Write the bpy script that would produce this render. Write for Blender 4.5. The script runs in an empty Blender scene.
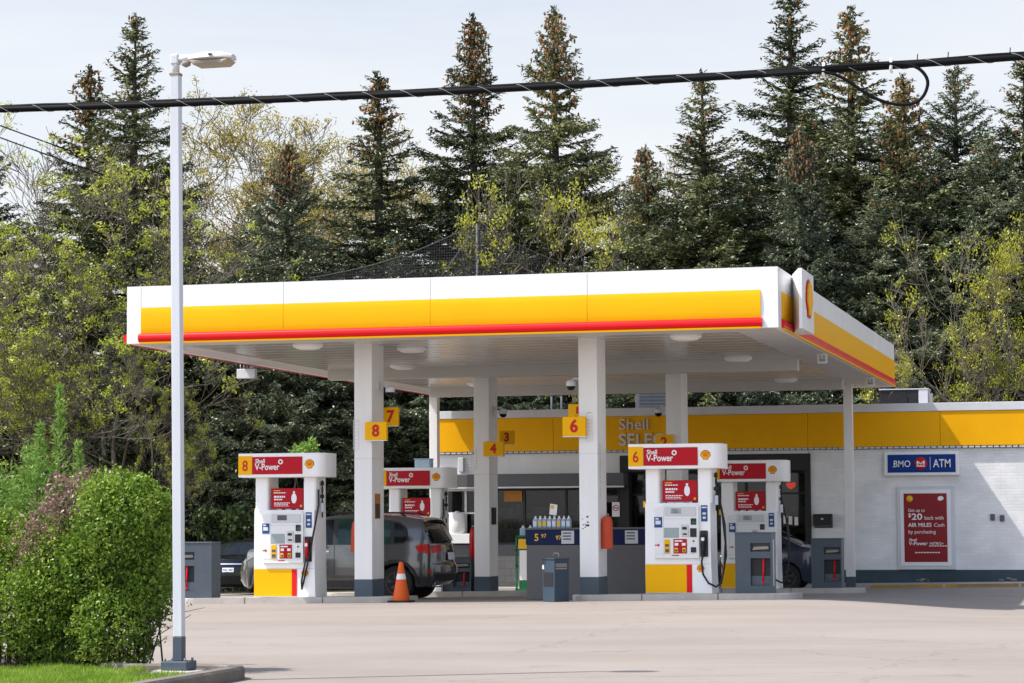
import bpy, bmesh, math, random
import numpy as np
from mathutils import Vector, Matrix
R = math.radians
PI = math.pi
random.seed(7)
sc = bpy.context.scene
col = sc.collection

# ------------------------------------------------------------------ materials
def mat(name, c, rough=.6, var=.12, vscale=3., metal=0., bump=0., bscale=40., coat=0., spec=.28, streak=False, emit=0., dirt=None):
    m = bpy.data.materials.new(name); m.use_nodes = True
    nt = m.node_tree; N = nt.nodes; L = nt.links
    b = N['Principled BSDF']
    b.inputs['Roughness'].default_value = rough
    b.inputs['Metallic'].default_value = metal
    b.inputs['Specular IOR Level'].default_value = spec
    if coat: b.inputs['Coat Weight'].default_value = coat; b.inputs['Coat Roughness'].default_value = .06
    tc = N.new('ShaderNodeTexCoord')
    mp = N.new('ShaderNodeMapping'); L.new(tc.outputs['Object'], mp.inputs['Vector'])
    if streak: mp.inputs['Scale'].default_value = (1, 1, .08)
    nz = N.new('ShaderNodeTexNoise'); nz.inputs['Scale'].default_value = vscale; nz.inputs['Detail'].default_value = 6
    nz.inputs['Roughness'].default_value = .65
    L.new(mp.outputs['Vector'], nz.inputs['Vector'])
    rp = N.new('ShaderNodeValToRGB')
    rp.color_ramp.elements[0].position = .3; rp.color_ramp.elements[1].position = .7
    d = dirt if dirt else tuple(x * (1 - var) for x in c)
    rp.color_ramp.elements[0].color = (*d, 1)
    rp.color_ramp.elements[1].color = (*[min(1, x * (1 + var * .4)) for x in c], 1)
    L.new(nz.outputs['Fac'], rp.inputs['Fac'])
    L.new(rp.outputs['Color'], b.inputs['Base Color'])
    rr = N.new('ShaderNodeMapRange'); rr.inputs['To Min'].default_value = max(.02, rough - .08); rr.inputs['To Max'].default_value = min(1, rough + .1)
    L.new(nz.outputs['Fac'], rr.inputs['Value']); L.new(rr.outputs['Result'], b.inputs['Roughness'])
    if bump:
        n2 = N.new('ShaderNodeTexNoise'); n2.inputs['Scale'].default_value = bscale; n2.inputs['Detail'].default_value = 4
        L.new(tc.outputs['Object'], n2.inputs['Vector'])
        bp = N.new('ShaderNodeBump'); bp.inputs['Strength'].default_value = bump; bp.inputs['Distance'].default_value = .02
        L.new(n2.outputs['Fac'], bp.inputs['Height']); L.new(bp.outputs['Normal'], b.inputs['Normal'])
    if emit:
        b.inputs['Emission Color'].default_value = (*c, 1); b.inputs['Emission Strength'].default_value = emit
    return m

def foliage(name, c1, c2, c3, trans=.3, nscale=.6, gloss=.022):
    """leaf material: colour differs from leaf to leaf and from clump to clump"""
    m = bpy.data.materials.new(name); m.use_nodes = True
    nt = m.node_tree; N = nt.nodes; L = nt.links
    for n in list(N): N.remove(n)
    out = N.new('ShaderNodeOutputMaterial')
    geo = N.new('ShaderNodeNewGeometry')
    tc = N.new('ShaderNodeTexCoord')
    nz = N.new('ShaderNodeTexNoise'); nz.inputs['Scale'].default_value = nscale; nz.inputs['Detail'].default_value = 4
    L.new(tc.outputs['Object'], nz.inputs['Vector'])
    oi = N.new('ShaderNodeObjectInfo')
    a = N.new('ShaderNodeMath'); a.operation = 'MULTIPLY_ADD'; a.inputs[1].default_value = .55; 
    L.new(geo.outputs['Random Per Island'], a.inputs[0])
    a2 = N.new('ShaderNodeMath'); a2.operation = 'MULTIPLY_ADD'; a2.inputs[1].default_value = 1.1; a2.inputs[2].default_value = -.38
    L.new(nz.outputs['Fac'], a2.inputs[0]); 
    a3 = N.new('ShaderNodeMath'); a3.operation = 'MULTIPLY_ADD'; a3.inputs[1].default_value = .25
    L.new(oi.outputs['Random'], a3.inputs[0]); L.new(a2.outputs[0], a3.inputs[2])
    L.new(a3.outputs[0], a.inputs[2])
    rp = N.new('ShaderNodeValToRGB')
    e = rp.color_ramp.elements
    e[0].position = .1; e[0].color = (*c1, 1); e[1].position = .9; e[1].color = (*c3, 1)
    x = e.new(.5); x.color = (*c2, 1)
    L.new(a.outputs[0], rp.inputs['Fac'])
    df = N.new('ShaderNodeBsdfDiffuse'); tr = N.new('ShaderNodeBsdfTranslucent'); gl = N.new('ShaderNodeBsdfGlossy')
    gl.inputs['Roughness'].default_value = .38; gl.inputs['Color'].default_value = (.8, .85, .8, 1)
    L.new(rp.outputs['Color'], df.inputs['Color']); L.new(rp.outputs['Color'], tr.inputs['Color'])
    mx = N.new('ShaderNodeMixShader'); mx.inputs['Fac'].default_value = trans
    L.new(df.outputs[0], mx.inputs[1]); L.new(tr.outputs[0], mx.inputs[2])
    m2 = N.new('ShaderNodeMixShader'); m2.inputs['Fac'].default_value = gloss
    L.new(mx.outputs[0], m2.inputs[1]); L.new(gl.outputs[0], m2.inputs[2])
    L.new(m2.outputs[0], out.inputs['Surface'])
    return m

def glass(name, tint=(.35, .4, .4), through=.55):
    m = bpy.data.materials.new(name); m.use_nodes = True
    nt = m.node_tree; N = nt.nodes; L = nt.links
    for n in list(N): N.remove(n)
    out = N.new('ShaderNodeOutputMaterial')
    t = N.new('ShaderNodeBsdfTransparent'); t.inputs['Color'].default_value = (*[x * through for x in tint], 1)
    g = N.new('ShaderNodeBsdfGlossy'); g.inputs['Roughness'].default_value = .03
    f = N.new('ShaderNodeFresnel'); f.inputs['IOR'].default_value = 1.38
    mx = N.new('ShaderNodeMixShader'); L.new(f.outputs[0], mx.inputs[0]); L.new(t.outputs[0], mx.inputs[1]); L.new(g.outputs[0], mx.inputs[2])
    L.new(mx.outputs[0], out.inputs['Surface'])
    return m

def brick_mat(name, c, mortar, bw=.4, bh=.1, bump=.5, stain=(.55, .55, .54)):
    m = bpy.data.materials.new(name); m.use_nodes = True
    nt = m.node_tree; N = nt.nodes; L = nt.links; b = N['Principled BSDF']
    tc = N.new('ShaderNodeTexCoord'); sp = N.new('ShaderNodeSeparateXYZ'); cb = N.new('ShaderNodeCombineXYZ')
    L.new(tc.outputs['Object'], sp.inputs[0]); 
    ad = N.new('ShaderNodeMath'); ad.operation = 'ADD'; L.new(sp.outputs['X'], ad.inputs[0]); L.new(sp.outputs['Y'], ad.inputs[1])
    L.new(ad.outputs[0], cb.inputs['X']); L.new(sp.outputs['Z'], cb.inputs['Y'])
    br = N.new('ShaderNodeTexBrick'); br.inputs['Scale'].default_value = 1
    br.inputs['Brick Width'].default_value = bw; br.inputs['Row Height'].default_value = bh
    br.inputs['Mortar Size'].default_value = .008; br.inputs['Mortar Smooth'].default_value = .4
    br.inputs['Color1'].default_value = (*c, 1); br.inputs['Color2'].default_value = (*[x * .93 for x in c], 1); br.inputs['Mortar'].default_value = (*mortar, 1)
    L.new(cb.outputs[0], br.inputs['Vector'])
    nz = N.new('ShaderNodeTexNoise'); nz.inputs['Scale'].default_value = 1.3; nz.inputs['Detail'].default_value = 7
    L.new(tc.outputs['Object'], nz.inputs['Vector'])
    rp = N.new('ShaderNodeValToRGB'); rp.color_ramp.elements[0].position = .35; rp.color_ramp.elements[1].position = .6
    rp.color_ramp.elements[0].color = (.86, .87, .87, 1); rp.color_ramp.elements[1].color = (1, 1, 1, 1)
    L.new(nz.outputs['Fac'], rp.inputs['Fac'])
    mx = N.new('ShaderNodeMix'); mx.data_type = 'RGBA'; mx.blend_type = 'MULTIPLY'; mx.inputs[0].default_value = 1
    L.new(br.outputs['Color'], mx.inputs[6]); L.new(rp.outputs['Color'], mx.inputs[7])
    L.new(mx.outputs[2], b.inputs['Base Color']); b.inputs['Roughness'].default_value = .75
    bp = N.new('ShaderNodeBump'); bp.inputs['Strength'].default_value = bump; bp.inputs['Distance'].default_value = .02
    iv = N.new('ShaderNodeMath'); iv.operation = 'SUBTRACT'; iv.inputs[0].default_value = 1; L.new(br.outputs['Fac'], iv.inputs[1])
    n2 = N.new('ShaderNodeTexNoise'); n2.inputs['Scale'].default_value = 9; L.new(tc.outputs['Object'], n2.inputs['Vector'])
    a2 = N.new('ShaderNodeMath'); a2.operation = 'MULTIPLY_ADD'; a2.inputs[1].default_value = .6; L.new(n2.outputs['Fac'], a2.inputs[0]); L.new(iv.outputs[0], a2.inputs[2])
    L.new(a2.outputs[0], bp.inputs['Height']); L.new(bp.outputs['Normal'], b.inputs['Normal'])
    return m

def asphalt_mat():
    m = bpy.data.materials.new('sun_bleached_asphalt'); m.use_nodes = True
    nt = m.node_tree; N = nt.nodes; L = nt.links; b = N['Principled BSDF']
    tc = N.new('ShaderNodeTexCoord')
    def noise(s, det=6, sx=1, sy=1, rough=.6):
        mp = N.new('ShaderNodeMapping'); mp.inputs['Scale'].default_value = (sx, sy, 1); L.new(tc.outputs['Object'], mp.inputs[0])
        n = N.new('ShaderNodeTexNoise'); n.inputs['Scale'].default_value = s; n.inputs['Detail'].default_value = det; n.inputs['Roughness'].default_value = rough
        L.new(mp.outputs[0], n.inputs['Vector']); return n.outputs['Fac']
    def ramp(f, p0, c0, p1, c1):
        r = N.new('ShaderNodeValToRGB'); e = r.color_ramp.elements
        e[0].position = p0; e[0].color = (*c0, 1); e[1].position = p1; e[1].color = (*c1, 1); L.new(f, r.inputs[0]); return r.outputs[0]
    def mul(a, bb, fac=1.):
        x = N.new('ShaderNodeMix'); x.data_type = 'RGBA'; x.blend_type = 'MULTIPLY'; x.inputs[0].default_value = fac
        L.new(a, x.inputs[6]); L.new(bb, x.inputs[7]); return x.outputs[2]
    base = ramp(noise(.22, 5), .3, (.247, .215, .190), .72, (.295, .260, .233))
    wear = ramp(noise(.5, 7, .25, 1.3, .7), .36, (.89, .88, .87), .56, (1, 1, 1))           # long tyre-polished streaks
    grain = ramp(noise(60, 3), .3, (.78, .78, .78), .66, (1.08, 1.07, 1.06))
    spots = ramp(noise(1.9, 3, 1, 1, .5), .25, (.7, .68, .67), .35, (1, 1, 1))               # oil spots
    vo = N.new('ShaderNodeTexVoronoi'); vo.feature = 'DISTANCE_TO_EDGE'; vo.inputs['Scale'].default_value = .16
    mp = N.new('ShaderNodeMapping'); L.new(tc.outputs['Object'], mp.inputs[0])
    wv = N.new('ShaderNodeTexNoise'); wv.inputs['Scale'].default_value = 1.1; wv.inputs['Detail'].default_value = 6; L.new(tc.outputs['Object'], wv.inputs['Vector'])
    va = N.new('ShaderNodeVectorMath'); va.operation = 'MULTIPLY_ADD'; va.inputs[1].default_value = (1.2, 1.2, 0); L.new(wv.outputs['Color'], va.inputs[0]); L.new(mp.outputs[0], va.inputs[2])
    L.new(va.outputs[0], vo.inputs['Vector'])
    crack = ramp(vo.outputs['Distance'], .0, (.68, .66, .64), .0013, (1, 1, 1))
    v2 = N.new('ShaderNodeTexVoronoi'); v2.inputs['Scale'].default_value = 1.35; L.new(tc.outputs['Object'], v2.inputs['Vector'])
    drip = ramp(v2.outputs['Distance'], .035, (.45, .43, .42), .075, (1, 1, 1))              # small oil drips
    dmask = ramp(noise(.35, 2), .5, (0, 0, 0), .6, (1, 1, 1))
    c = mul(mul(mul(mul(base, wear), grain, .7), spots, .5), crack, .8)
    dx = N.new('ShaderNodeMix'); dx.data_type = 'RGBA'; dx.blend_type = 'MULTIPLY'; L.new(dmask, dx.inputs[0]); L.new(c, dx.inputs[6]); L.new(drip, dx.inputs[7]); c = dx.outputs[2]
    L.new(c, b.inputs['Base Color']); b.inputs['Roughness'].default_value = .85
    bp = N.new('ShaderNodeBump'); bp.inputs['Strength'].default_value = .35; bp.inputs['Distance'].default_value = .01
    L.new(noise(90, 3), bp.inputs['Height']); L.new(bp.outputs[0], b.inputs['Normal'])
    return m

M = {}
def dm(k, *a, **kw): M[k] = mat(k, *a, **kw)
dm('white_panel', (.77, .78, .79), .4, .07, 1.6, spec=.3, streak=True)
dm('column_white', (.79, .785, .775), .5, .10, 1.6, streak=True)
dm('column_grey', (.60, .60, .595), .5, .07, 1.2, streak=True)
dm('yellow_panel', (.84, .43, .0), .5, .04, .7, spec=.15)
dm('yellow_fascia', (.82, .40, .0), .5, .07, .9, spec=.15)
dm('red_trim', (.70, .008, .012), .4, .06, 1., spec=.2)
dm('soffit_panel', (.54, .515, .475), .2, .09, .7, spec=.5)
dm('navy_strip', (.008, .016, .065), .5, .1, 3., spec=.15)
dm('rust', (.12, .055, .025), .9, .4, 8.)
dm('beam_paint', (.56, .55, .53), .55, .06, .8)
dm('slate_paint', (.075, .098, .125), .5, .18, 2.)
dm('slate_bin', (.068, .088, .108), .45, .12, 3.)
dm('blue_bin', (.035, .06, .088), .4, .12, 3.)
dm('cabinet_grey', (.125, .122, .122), .5, .08, 2.)
dm('awning_grey', (.105, .108, .118), .6, .1, 2.)
dm('frame_dark', (.022, .023, .026), .45, .2, 3.)
dm('pump_white', (.85, .85, .845), .35, .04, 2.)
dm('pump_panel', (.74, .745, .75), .4, .03, 2.)
dm('pump_red', (.44, .003, .014), .45, .04, 3., spec=.2)
dm('poster_red', (.40, .004, .014), .45, .05, 3., spec=.2)
dm('deep_red', (.235, .002, .010), .35, .15, 1.5, spec=.3)
dm('sticker_blue', (.02, .07, .22), .4, .1, 6.)
dm('sign_blue', (.003, .035, .20), .45, .05, 2., spec=.15)
dm('text_white', (.8, .8, .8), .5, .02)
dm('text_grey', (.62, .60, .56), .5, .05)
dm('text_red', (.50, .01, .012), .5, .02)
dm('text_yellow', (.8, .45, .02), .5, .02)
dm('screen_grey', (.30, .36, .36), .25, .05)
dm('lcd_dark', (.09, .1, .1), .2, .05)
dm('panel_grey', (.56, .57, .58), .4, .04)
dm('black_rubber', (.018, .018, .02), .5, .2, 4.)
dm('black_plastic', (.022, .023, .026), .4, .2, 4.)
dm('concrete', (.46, .43, .395), .85, .22, 1.6, bump=.3, bscale=30)
dm('concrete_dark', (.185, .165, .145), .9, .35, 2.2, bump=.4, bscale=25)
dm('sidewalk_concrete', (.42, .39, .36), .85, .2, 1.3, bump=.3, bscale=30)
dm('kerb_yellow', (.42, .26, .03), .8, .4, 1.2, dirt=(.2, .16, .1))
dm('steel', (.5, .5, .5), .35, .1, 3., metal=.8)
dm('galvanised', (.60, .62, .65), .42, .1, 1.5)
dm('pole_paint', (.64, .67, .72), .42, .14, 3., streak=True)
dm('lamp_shell', (.56, .56, .55), .4, .1, 4.)
dm('lamp_lens', (.40, .33, .25), .3, .25, 8.)
dm('diffuser', (.86, .85, .8), .4, .03)
dm('orange_cone', (.66, .10, .012), .5, .1, 6.)
dm('cone_band', (.7, .7, .7), .4, .05)
dm('orange_cover', (.52, .07, .025), .55, .12, 5.)
dm('green_rack', (.01, .13, .055), .45, .1, 4.)
dm('suv_paint', (.082, .084, .088), .16, .08, 1., metal=.55, coat=1., spec=.35)
dm('black_paint', (.004, .005, .006), .25, .1, 1., coat=.15, spec=.2)
dm('navy_paint', (.010, .022, .045), .22, .1, 1., coat=1.)
dm('car_trim', (.022, .022, .024), .55, .15, 5.)
dm('tyre_rubber', (.022, .022, .022), .8, .3, 8.)
dm('alloy', (.07, .07, .072), .4, .15, 6., metal=.6)
dm('chrome', (.72, .73, .75), .15, .05, 4., metal=1.)
dm('tail_red', (.46, .005, .008), .2, .15, 6., spec=.3)
dm('headlamp', (.26, .27, .29), .12, .5, 14., metal=.5, coat=.6)
dm('car_glass', (.004, .006, .007), .03, .1, 2., spec=.22)
dm('car_glass_green', (.012, .05, .042), .04, .6, 3., spec=.3)
dm('plate_white', (.66, .69, .75), .4, .05)
dm('jug_blue', (.30, .42, .55), .25, .1, 8.)
dm('jug_yellow', (.75, .48, .05), .3, .1, 8.)
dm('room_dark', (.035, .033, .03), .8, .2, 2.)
dm('orange_poster', (.40, .17, .02), .5, .15, 4.)
dm('neon_red', (.7, .07, .04), .4, .0, emit=.3)
dm('cable_black', (.005, .0055, .007), .6, .2, 8., spec=.1)
dm('cable_wrap', (.26, .26, .27), .4, .1, 8.)
dm('bark', (.075, .062, .052), .9, .4, 6., bump=.6, bscale=14)
dm('bark_grey', (.13, .115, .105), .9, .4, 5.)
dm('twig_brown', (.16, .135, .11), .9, .3, 5.)
dm('cone_brown', (.30, .155, .07), .8, .4, 9.)
dm('soil', (.10, .075, .055), .95, .4, 8., bump=.6)
dm('earth', (.10, .095, .06), .95, .4, .7)
dm('net_black', (.055, .055, .058), .8, .1)
dm('tan_brick', (.30, .255, .21), .8, .2, 3.)
dm('roof_gravel', (.32, .31, .30), .9, .2, 3.)
dm('blue_tint', (.45, .60, .74), .2, .08)
M['wall_brick'] = brick_mat('painted_white_brick', (.81, .82, .825), (.73, .745, .76), .3, .085, .3)
M['grey_block'] = brick_mat('grey_painted_block', (.24, .235, .23), (.17, .165, .16), .4, .2, .4)
M['base_slate'] = mat('base_slate', (.045, .072, .092), .7, .3, 1.2, bump=.15)
M['asphalt'] = asphalt_mat()
M['window_glass'] = glass('window_glass', (.8, .85, .85), .5)
M['spruce'] = foliage('spruce_needles', (.010, .017, .007), (.048, .064, .025), (.28, .29, .12), .10, .8, .05)  # palest tone paints sunlit needle tips into the colour
M['spruce_blue'] = foliage('blue_spruce_needles', (.011, .019, .012), (.050, .070, .038), (.27, .30, .17), .10, .8, .05)  # sunlit tips are put into the palest needle tone here too
M['spring_leaf'] = foliage('spring_leaves', (.18, .24, .018), (.37, .43, .04), (.60, .62, .12), .4, .5)
M['bright_leaf'] = foliage('bright_spring_leaves', (.18, .21, .016), (.38, .40, .035), (.60, .58, .10), .4, .5)
M['olive_leaf'] = foliage('olive_buds', (.26, .20, .04), (.44, .36, .08), (.58, .50, .16), .35, .5)
M['hedge_leaf'] = foliage('hedge_leaves', (.045, .10, .014), (.14, .24, .028), (.36, .45, .08), .33, 2.6)
M['hedge_tip'] = foliage('hedge_new_leaves', (.11, .19, .022), (.21, .33, .04), (.38, .48, .09), .4, 1.8)
M['red_leaf'] = foliage('reddish_leaves', (.13, .07, .055), (.27, .165, .135), (.42, .30, .25), .3, 2.)
M['fern_leaf'] = foliage('feathery_leaves', (.10, .20, .03), (.20, .34, .06), (.33, .48, .13), .4, 2.)
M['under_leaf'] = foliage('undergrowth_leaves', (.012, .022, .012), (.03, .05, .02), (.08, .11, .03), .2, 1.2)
M['grass_blade'] = foliage('grass_blades', (.10, .19, .015), (.20, .34, .03), (.34, .46, .07), .35, 1.)

# ------------------------------------------------------------------ mesh helpers
class MB:
    def __init__(s): s.bm = bmesh.new()
    def box(s, x0, x1, y0, y1, z0, z1, bev=0., seg=2):
        r = bmesh.ops.create_cube(s.bm, size=1)
        vs = r['verts']
        for v in vs:
            v.co = Vector((x0 + (v.co.x + .5) * (x1 - x0), y0 + (v.co.y + .5) * (y1 - y0), z0 + (v.co.z + .5) * (z1 - z0)))
        if bev:
            es = list({e for v in vs for e in v.link_edges})
            bmesh.ops.bevel(s.bm, geom=es, offset=bev, segments=seg, affect='EDGES', profile=.5)
        return s
    def cyl(s, p0, p1, r0, r1=None, n=16, caps=True):
        if r1 is None: r1 = r0
        return s.tube([p0, p1], [r0, r1], n, caps)
    def tube(s, pts, r, n=8, caps=True):
        pts = [Vector(p) for p in pts]
        if not hasattr(r, '__len__'): r = [r] * len(pts)
        rings = []
        up = None
        for i, p in enumerate(pts):
            a = pts[max(0, i - 1)]; b = pts[min(len(pts) - 1, i + 1)]
            d = (b - a).normalized() if (b - a).length > 1e-9 else Vector((0, 0, 1))
            if up is None:
                up = d.orthogonal().normalized()
            else:
                up = (up - d * up.dot(d))
                up = up.normalized() if up.length > 1e-6 else d.orthogonal().normalized()
            w = d.cross(up)
            rings.append([s.bm.verts.new(p + (up * math.cos(2 * PI * k / n) + w * math.sin(2 * PI * k / n)) * r[i]) for k in range(n)])
        for a, b in zip(rings, rings[1:]):
            for k in range(n):
                f = s.bm.faces.new((a[k], a[(k + 1) % n], b[(k + 1) % n], b[k])); f.smooth = True
        if caps:
            s.bm.faces.new(rings[0][::-1]); s.bm.faces.new(rings[-1])
        return s
    def lathe(s, prof, c=(0, 0, 0), axis='z', n=24):
        """prof: (radius, height) pairs"""
        rings = []
        for r, h in prof:
            ring = []
            for k in range(n):
                a = 2 * PI * k / n; u, w = r * math.cos(a), r * math.sin(a)
                co = {'z': (u, w, h), 'y': (u, h, w), 'x': (h, u, w)}[axis]
                ring.append(s.bm.verts.new(Vector(co) + Vector(c)))
            rings.append(ring)
        for a, b in zip(rings, rings[1:]):
            for k in range(n):
                f = s.bm.faces.new((a[k], a[(k + 1) % n], b[(k + 1) % n], b[k])); f.smooth = True
        s.bm.faces.new(rings[0][::-1]); s.bm.faces.new(rings[-1])
        return s
    def prism(s, poly, axis, a, b, bev=0.):
        def pt(u, v, w): return {'y': (u, w, v), 'x': (w, u, v), 'z': (u, v, w)}[axis]
        A = [s.bm.verts.new(pt(u, v, a)) for u, v in poly]; B = [s.bm.verts.new(pt(u, v, b)) for u, v in poly]
        fs = [s.bm.faces.new(A), s.bm.faces.new(B[::-1])]
        n = len(poly)
        for k in range(n): fs.append(s.bm.faces.new((A[k], B[k], B[(k + 1) % n], A[(k + 1) % n])))
        if bev:
            es = list(fs[0].edges) + list(fs[1].edges)
            bmesh.ops.bevel(s.bm, geom=es, offset=bev, segments=2, affect='EDGES', profile=.5)
        return s
    def poly(s, pts):
        s.bm.faces.new([s.bm.verts.new(p) for p in pts]); return s
    def text(s, txt, x, z, y, size, ext=.004, bold=0., align='LEFT', sx=1., face='-y', fit=None):
        cu = bpy.data.curves.new('lettering', 'FONT'); cu.body = txt; cu.size = size; cu.extrude = ext; cu.offset = bold
        cu.align_x = align; cu.resolution_u = 3
        o = bpy.data.objects.new('lettering', cu)
        me = bpy.data.meshes.new_from_object(o)
        T = Matrix.Translation((x, y, z)) @ Matrix.Rotation(R(90), 4, 'X') @ Matrix.Diagonal((sx, 1, 1, 1))
        if face == '+x': T = Matrix.Translation((x, y, z)) @ Matrix.Rotation(R(90), 4, 'Z') @ Matrix.Rotation(R(90), 4, 'X') @ Matrix.Diagonal((sx, 1, 1, 1))
        if fit:
            us = [v.co.x for v in me.vertices]; me.transform(Matrix.Diagonal((fit / (max(us) - min(us)), 1, 1, 1)))
        me.transform(T); s.bm.from_mesh(me)
        bpy.data.objects.remove(o); bpy.data.curves.remove(cu); bpy.data.meshes.remove(me)
        return s
    def build(s, name, m, parent=None, label=None, smooth=False, rel=True, sharp=35):
        """links the mesh as ONE object; coordinates given in the world are made local to the parent's chain"""
        if parent is not None and rel:
            off = Vector((0, 0, 0)); p = parent
            while p is not None: off += Vector(p.location); p = p.parent
            bmesh.ops.translate(s.bm, verts=s.bm.verts, vec=-off)
        bmesh.ops.recalc_face_normals(s.bm, faces=s.bm.faces)
        me = bpy.data.meshes.new(name); s.bm.to_mesh(me); s.bm.free()
        me.materials.append(M[m] if isinstance(m, str) else m)
        if smooth:
            me.shade_smooth(); me.set_sharp_from_angle(angle=R(sharp))
        o = bpy.data.objects.new(name, me); col.objects.link(o)
        if parent is not None: o.parent = parent
        if label: o['label'] = label
        return o

def tag(o, label=None, cat=None, group=None, kind=None):
    if label: o['label'] = label
    if cat: o['category'] = cat
    if group: o['group'] = group
    if kind: o['kind'] = kind
    return o
def thing(name, label, cat, loc=(0, 0, 0), group=None, rotz=0.):
    o = bpy.data.objects.new(name, None); col.objects.link(o); o.empty_display_size = .2
    o.location = loc; o.rotation_euler = (0, 0, rotz)
    return tag(o, label, cat, group)
def dup(o, loc=None, label=None, parent=None):
    c = o.copy(); col.objects.link(c)
    if parent is not None: c.parent = parent
    if loc is not None: c.location = loc
    if label: c['label'] = label
    for ch in list(o.children): dup(ch, parent=c)
    return c
def np_mesh(name, V, Q, m, parent=None, smooth=False):
    me = bpy.data.meshes.new(name)
    V = np.ascontiguousarray(V, np.float32); Q = np.ascontiguousarray(Q, np.int32)
    k = Q.shape[1]
    me.vertices.add(len(V)); me.vertices.foreach_set('co', V.ravel())
    me.loops.add(Q.size); me.loops.foreach_set('vertex_index', Q.ravel())
    me.polygons.add(len(Q)); me.polygons.foreach_set('loop_start', np.arange(0, Q.size, k, dtype=np.int32))
    me.update(calc_edges=True); me.validate()
    me.materials.append(M[m] if isinstance(m, str) else m)
    if smooth: me.shade_smooth()
    o = bpy.data.objects.new(name, me); col.objects.link(o)
    if parent is not None: o.parent = parent
    return o

def pecten_outline(s=1., lobes=7):
    pts = []
    for k in range(0, 85):
        a = -.30 + (PI + .60) * k / 84
        ph = (a + .30) / (PI + .60) * lobes * PI
        r = .93 + .07 * abs(math.sin(ph))
        pts.append((r * math.cos(a) * s, (r * math.sin(a) * .96 - .0) * s))
    pts += [(-.52 * s, -.62 * s), (-.46 * s, -.86 * s), (.46 * s, -.86 * s), (.52 * s, -.62 * s)]
    return pts
def pecten(parent, x, z, y, r, name='shell_emblem', th=.006, rel=True):
    """scallop shell emblem facing -y: red edge, yellow face, red ribs"""
    a = MB().prism([(x + u, z + v) for u, v in pecten_outline(r)], 'y', y, y - th).build(name, 'text_red', parent, rel=rel)
    MB().prism([(x + u, z + v) for u, v in pecten_outline(r * .86)], 'y', y - th - .001, y - th * 2).build('shell_face', 'yellow_panel', a, rel=rel)
    b = MB()
    for k in range(-3, 4):
        t = PI / 2 - k * .37; c, s_ = math.cos(t), math.sin(t)
        x0, z0 = x + .22 * r * c, z - .5 * r + .25 * r * s_; x1, z1 = x + .74 * r * math.cos(t * .98 + .03), z + .70 * r * s_
        nx, nz = -(z1 - z0), (x1 - x0); l = math.hypot(nx, nz); w = .035 * r
        nx, nz = nx / l * w, nz / l * w
        b.prism([(x0 - nx * .5, z0 - nz * .5), (x1 - nx, z1 - nz), (x1 + nx, z1 + nz), (x0 + nx * .5, z0 + nz * .5)], 'y', y - th * 2 - .001, y - th * 2.6)
    b.build('shell_ribs', 'text_red', a, rel=rel)
    return a

def sm(t): t = max(0., min(1., t)); return t * t * (3 - 2 * t)
def gz(x, y):
    z = .03 + .0103 * (min(max(x, -30), 8) + 8.52) - .0185 * min(max(0, y - 45.9), 26)
    return z - .25 * sm((x + 6.4) / 4.6) * math.exp(-((y - 45.) / 6.5) ** 2)
# ------------------------------------------------------------------ world, sun, camera
w = bpy.data.worlds.new('World'); sc.world = w; w.use_nodes = True
nt = w.node_tree; N = nt.nodes; L = nt.links
bg = N['Background']; bg.inputs['Strength'].default_value = .13
SD = Vector((.64, .25, -1.0))                       # the way the sunlight travels
el = math.atan2(1.0, math.hypot(SD.x, SD.y)); az = math.atan2(-SD.x, -SD.y)
sky = N.new('ShaderNodeTexSky'); sky.sky_type = 'NISHITA'; sky.sun_disc = False
sky.sun_elevation = el; sky.sun_rotation = az; sky.air_density = 1.0; sky.dust_density = 1.6; sky.ozone_density = 1.2; sky.altitude = 100
tc = N.new('ShaderNodeTexCoord'); mp = N.new('ShaderNodeMapping'); mp.inputs['Scale'].default_value = (1.5, 1.5, 9.); mp.inputs['Rotation'].default_value = (0, R(6), 0)
L.new(tc.outputs['Generated'], mp.inputs[0])
nz = N.new('ShaderNodeTexNoise'); nz.inputs['Scale'].default_value = 2.2; nz.inputs['Detail'].default_value = 9; nz.inputs['Roughness'].default_value = .55; nz.inputs['Distortion'].default_value = .6
L.new(mp.outputs[0], nz.inputs['Vector'])
rp = N.new('ShaderNodeValToRGB'); rp.color_ramp.elements[0].position = .32; rp.color_ramp.elements[1].position = .72
rp.color_ramp.elements[0].color = (.70, .70, .70, 1); rp.color_ramp.elements[1].color = (1, 1, 1, 1)
L.new(nz.outputs['Fac'], rp.inputs[0])
# thin haze and cirrus, thick towards the horizon and clear overhead
sz = N.new('ShaderNodeSeparateXYZ'); L.new(tc.outputs['Generated'], sz.inputs[0])
mr = N.new('ShaderNodeMapRange'); mr.inputs['From Min'].default_value = .10; mr.inputs['From Max'].default_value = .55; mr.inputs['To Min'].default_value = 1.; mr.inputs['To Max'].default_value = .12
L.new(sz.outputs['Z'], mr.inputs['Value'])
ml = N.new('ShaderNodeMath'); ml.operation = 'MULTIPLY'; L.new(rp.outputs[0], ml.inputs[0]); L.new(mr.outputs[0], ml.inputs[1])
mx = N.new('ShaderNodeMix'); mx.data_type = 'RGBA'; L.new(ml.outputs[0], mx.inputs[0]); L.new(sky.outputs[0], mx.inputs[6]); mx.inputs[7].default_value = (5.95, 5.95, 6.0, 1)
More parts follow.
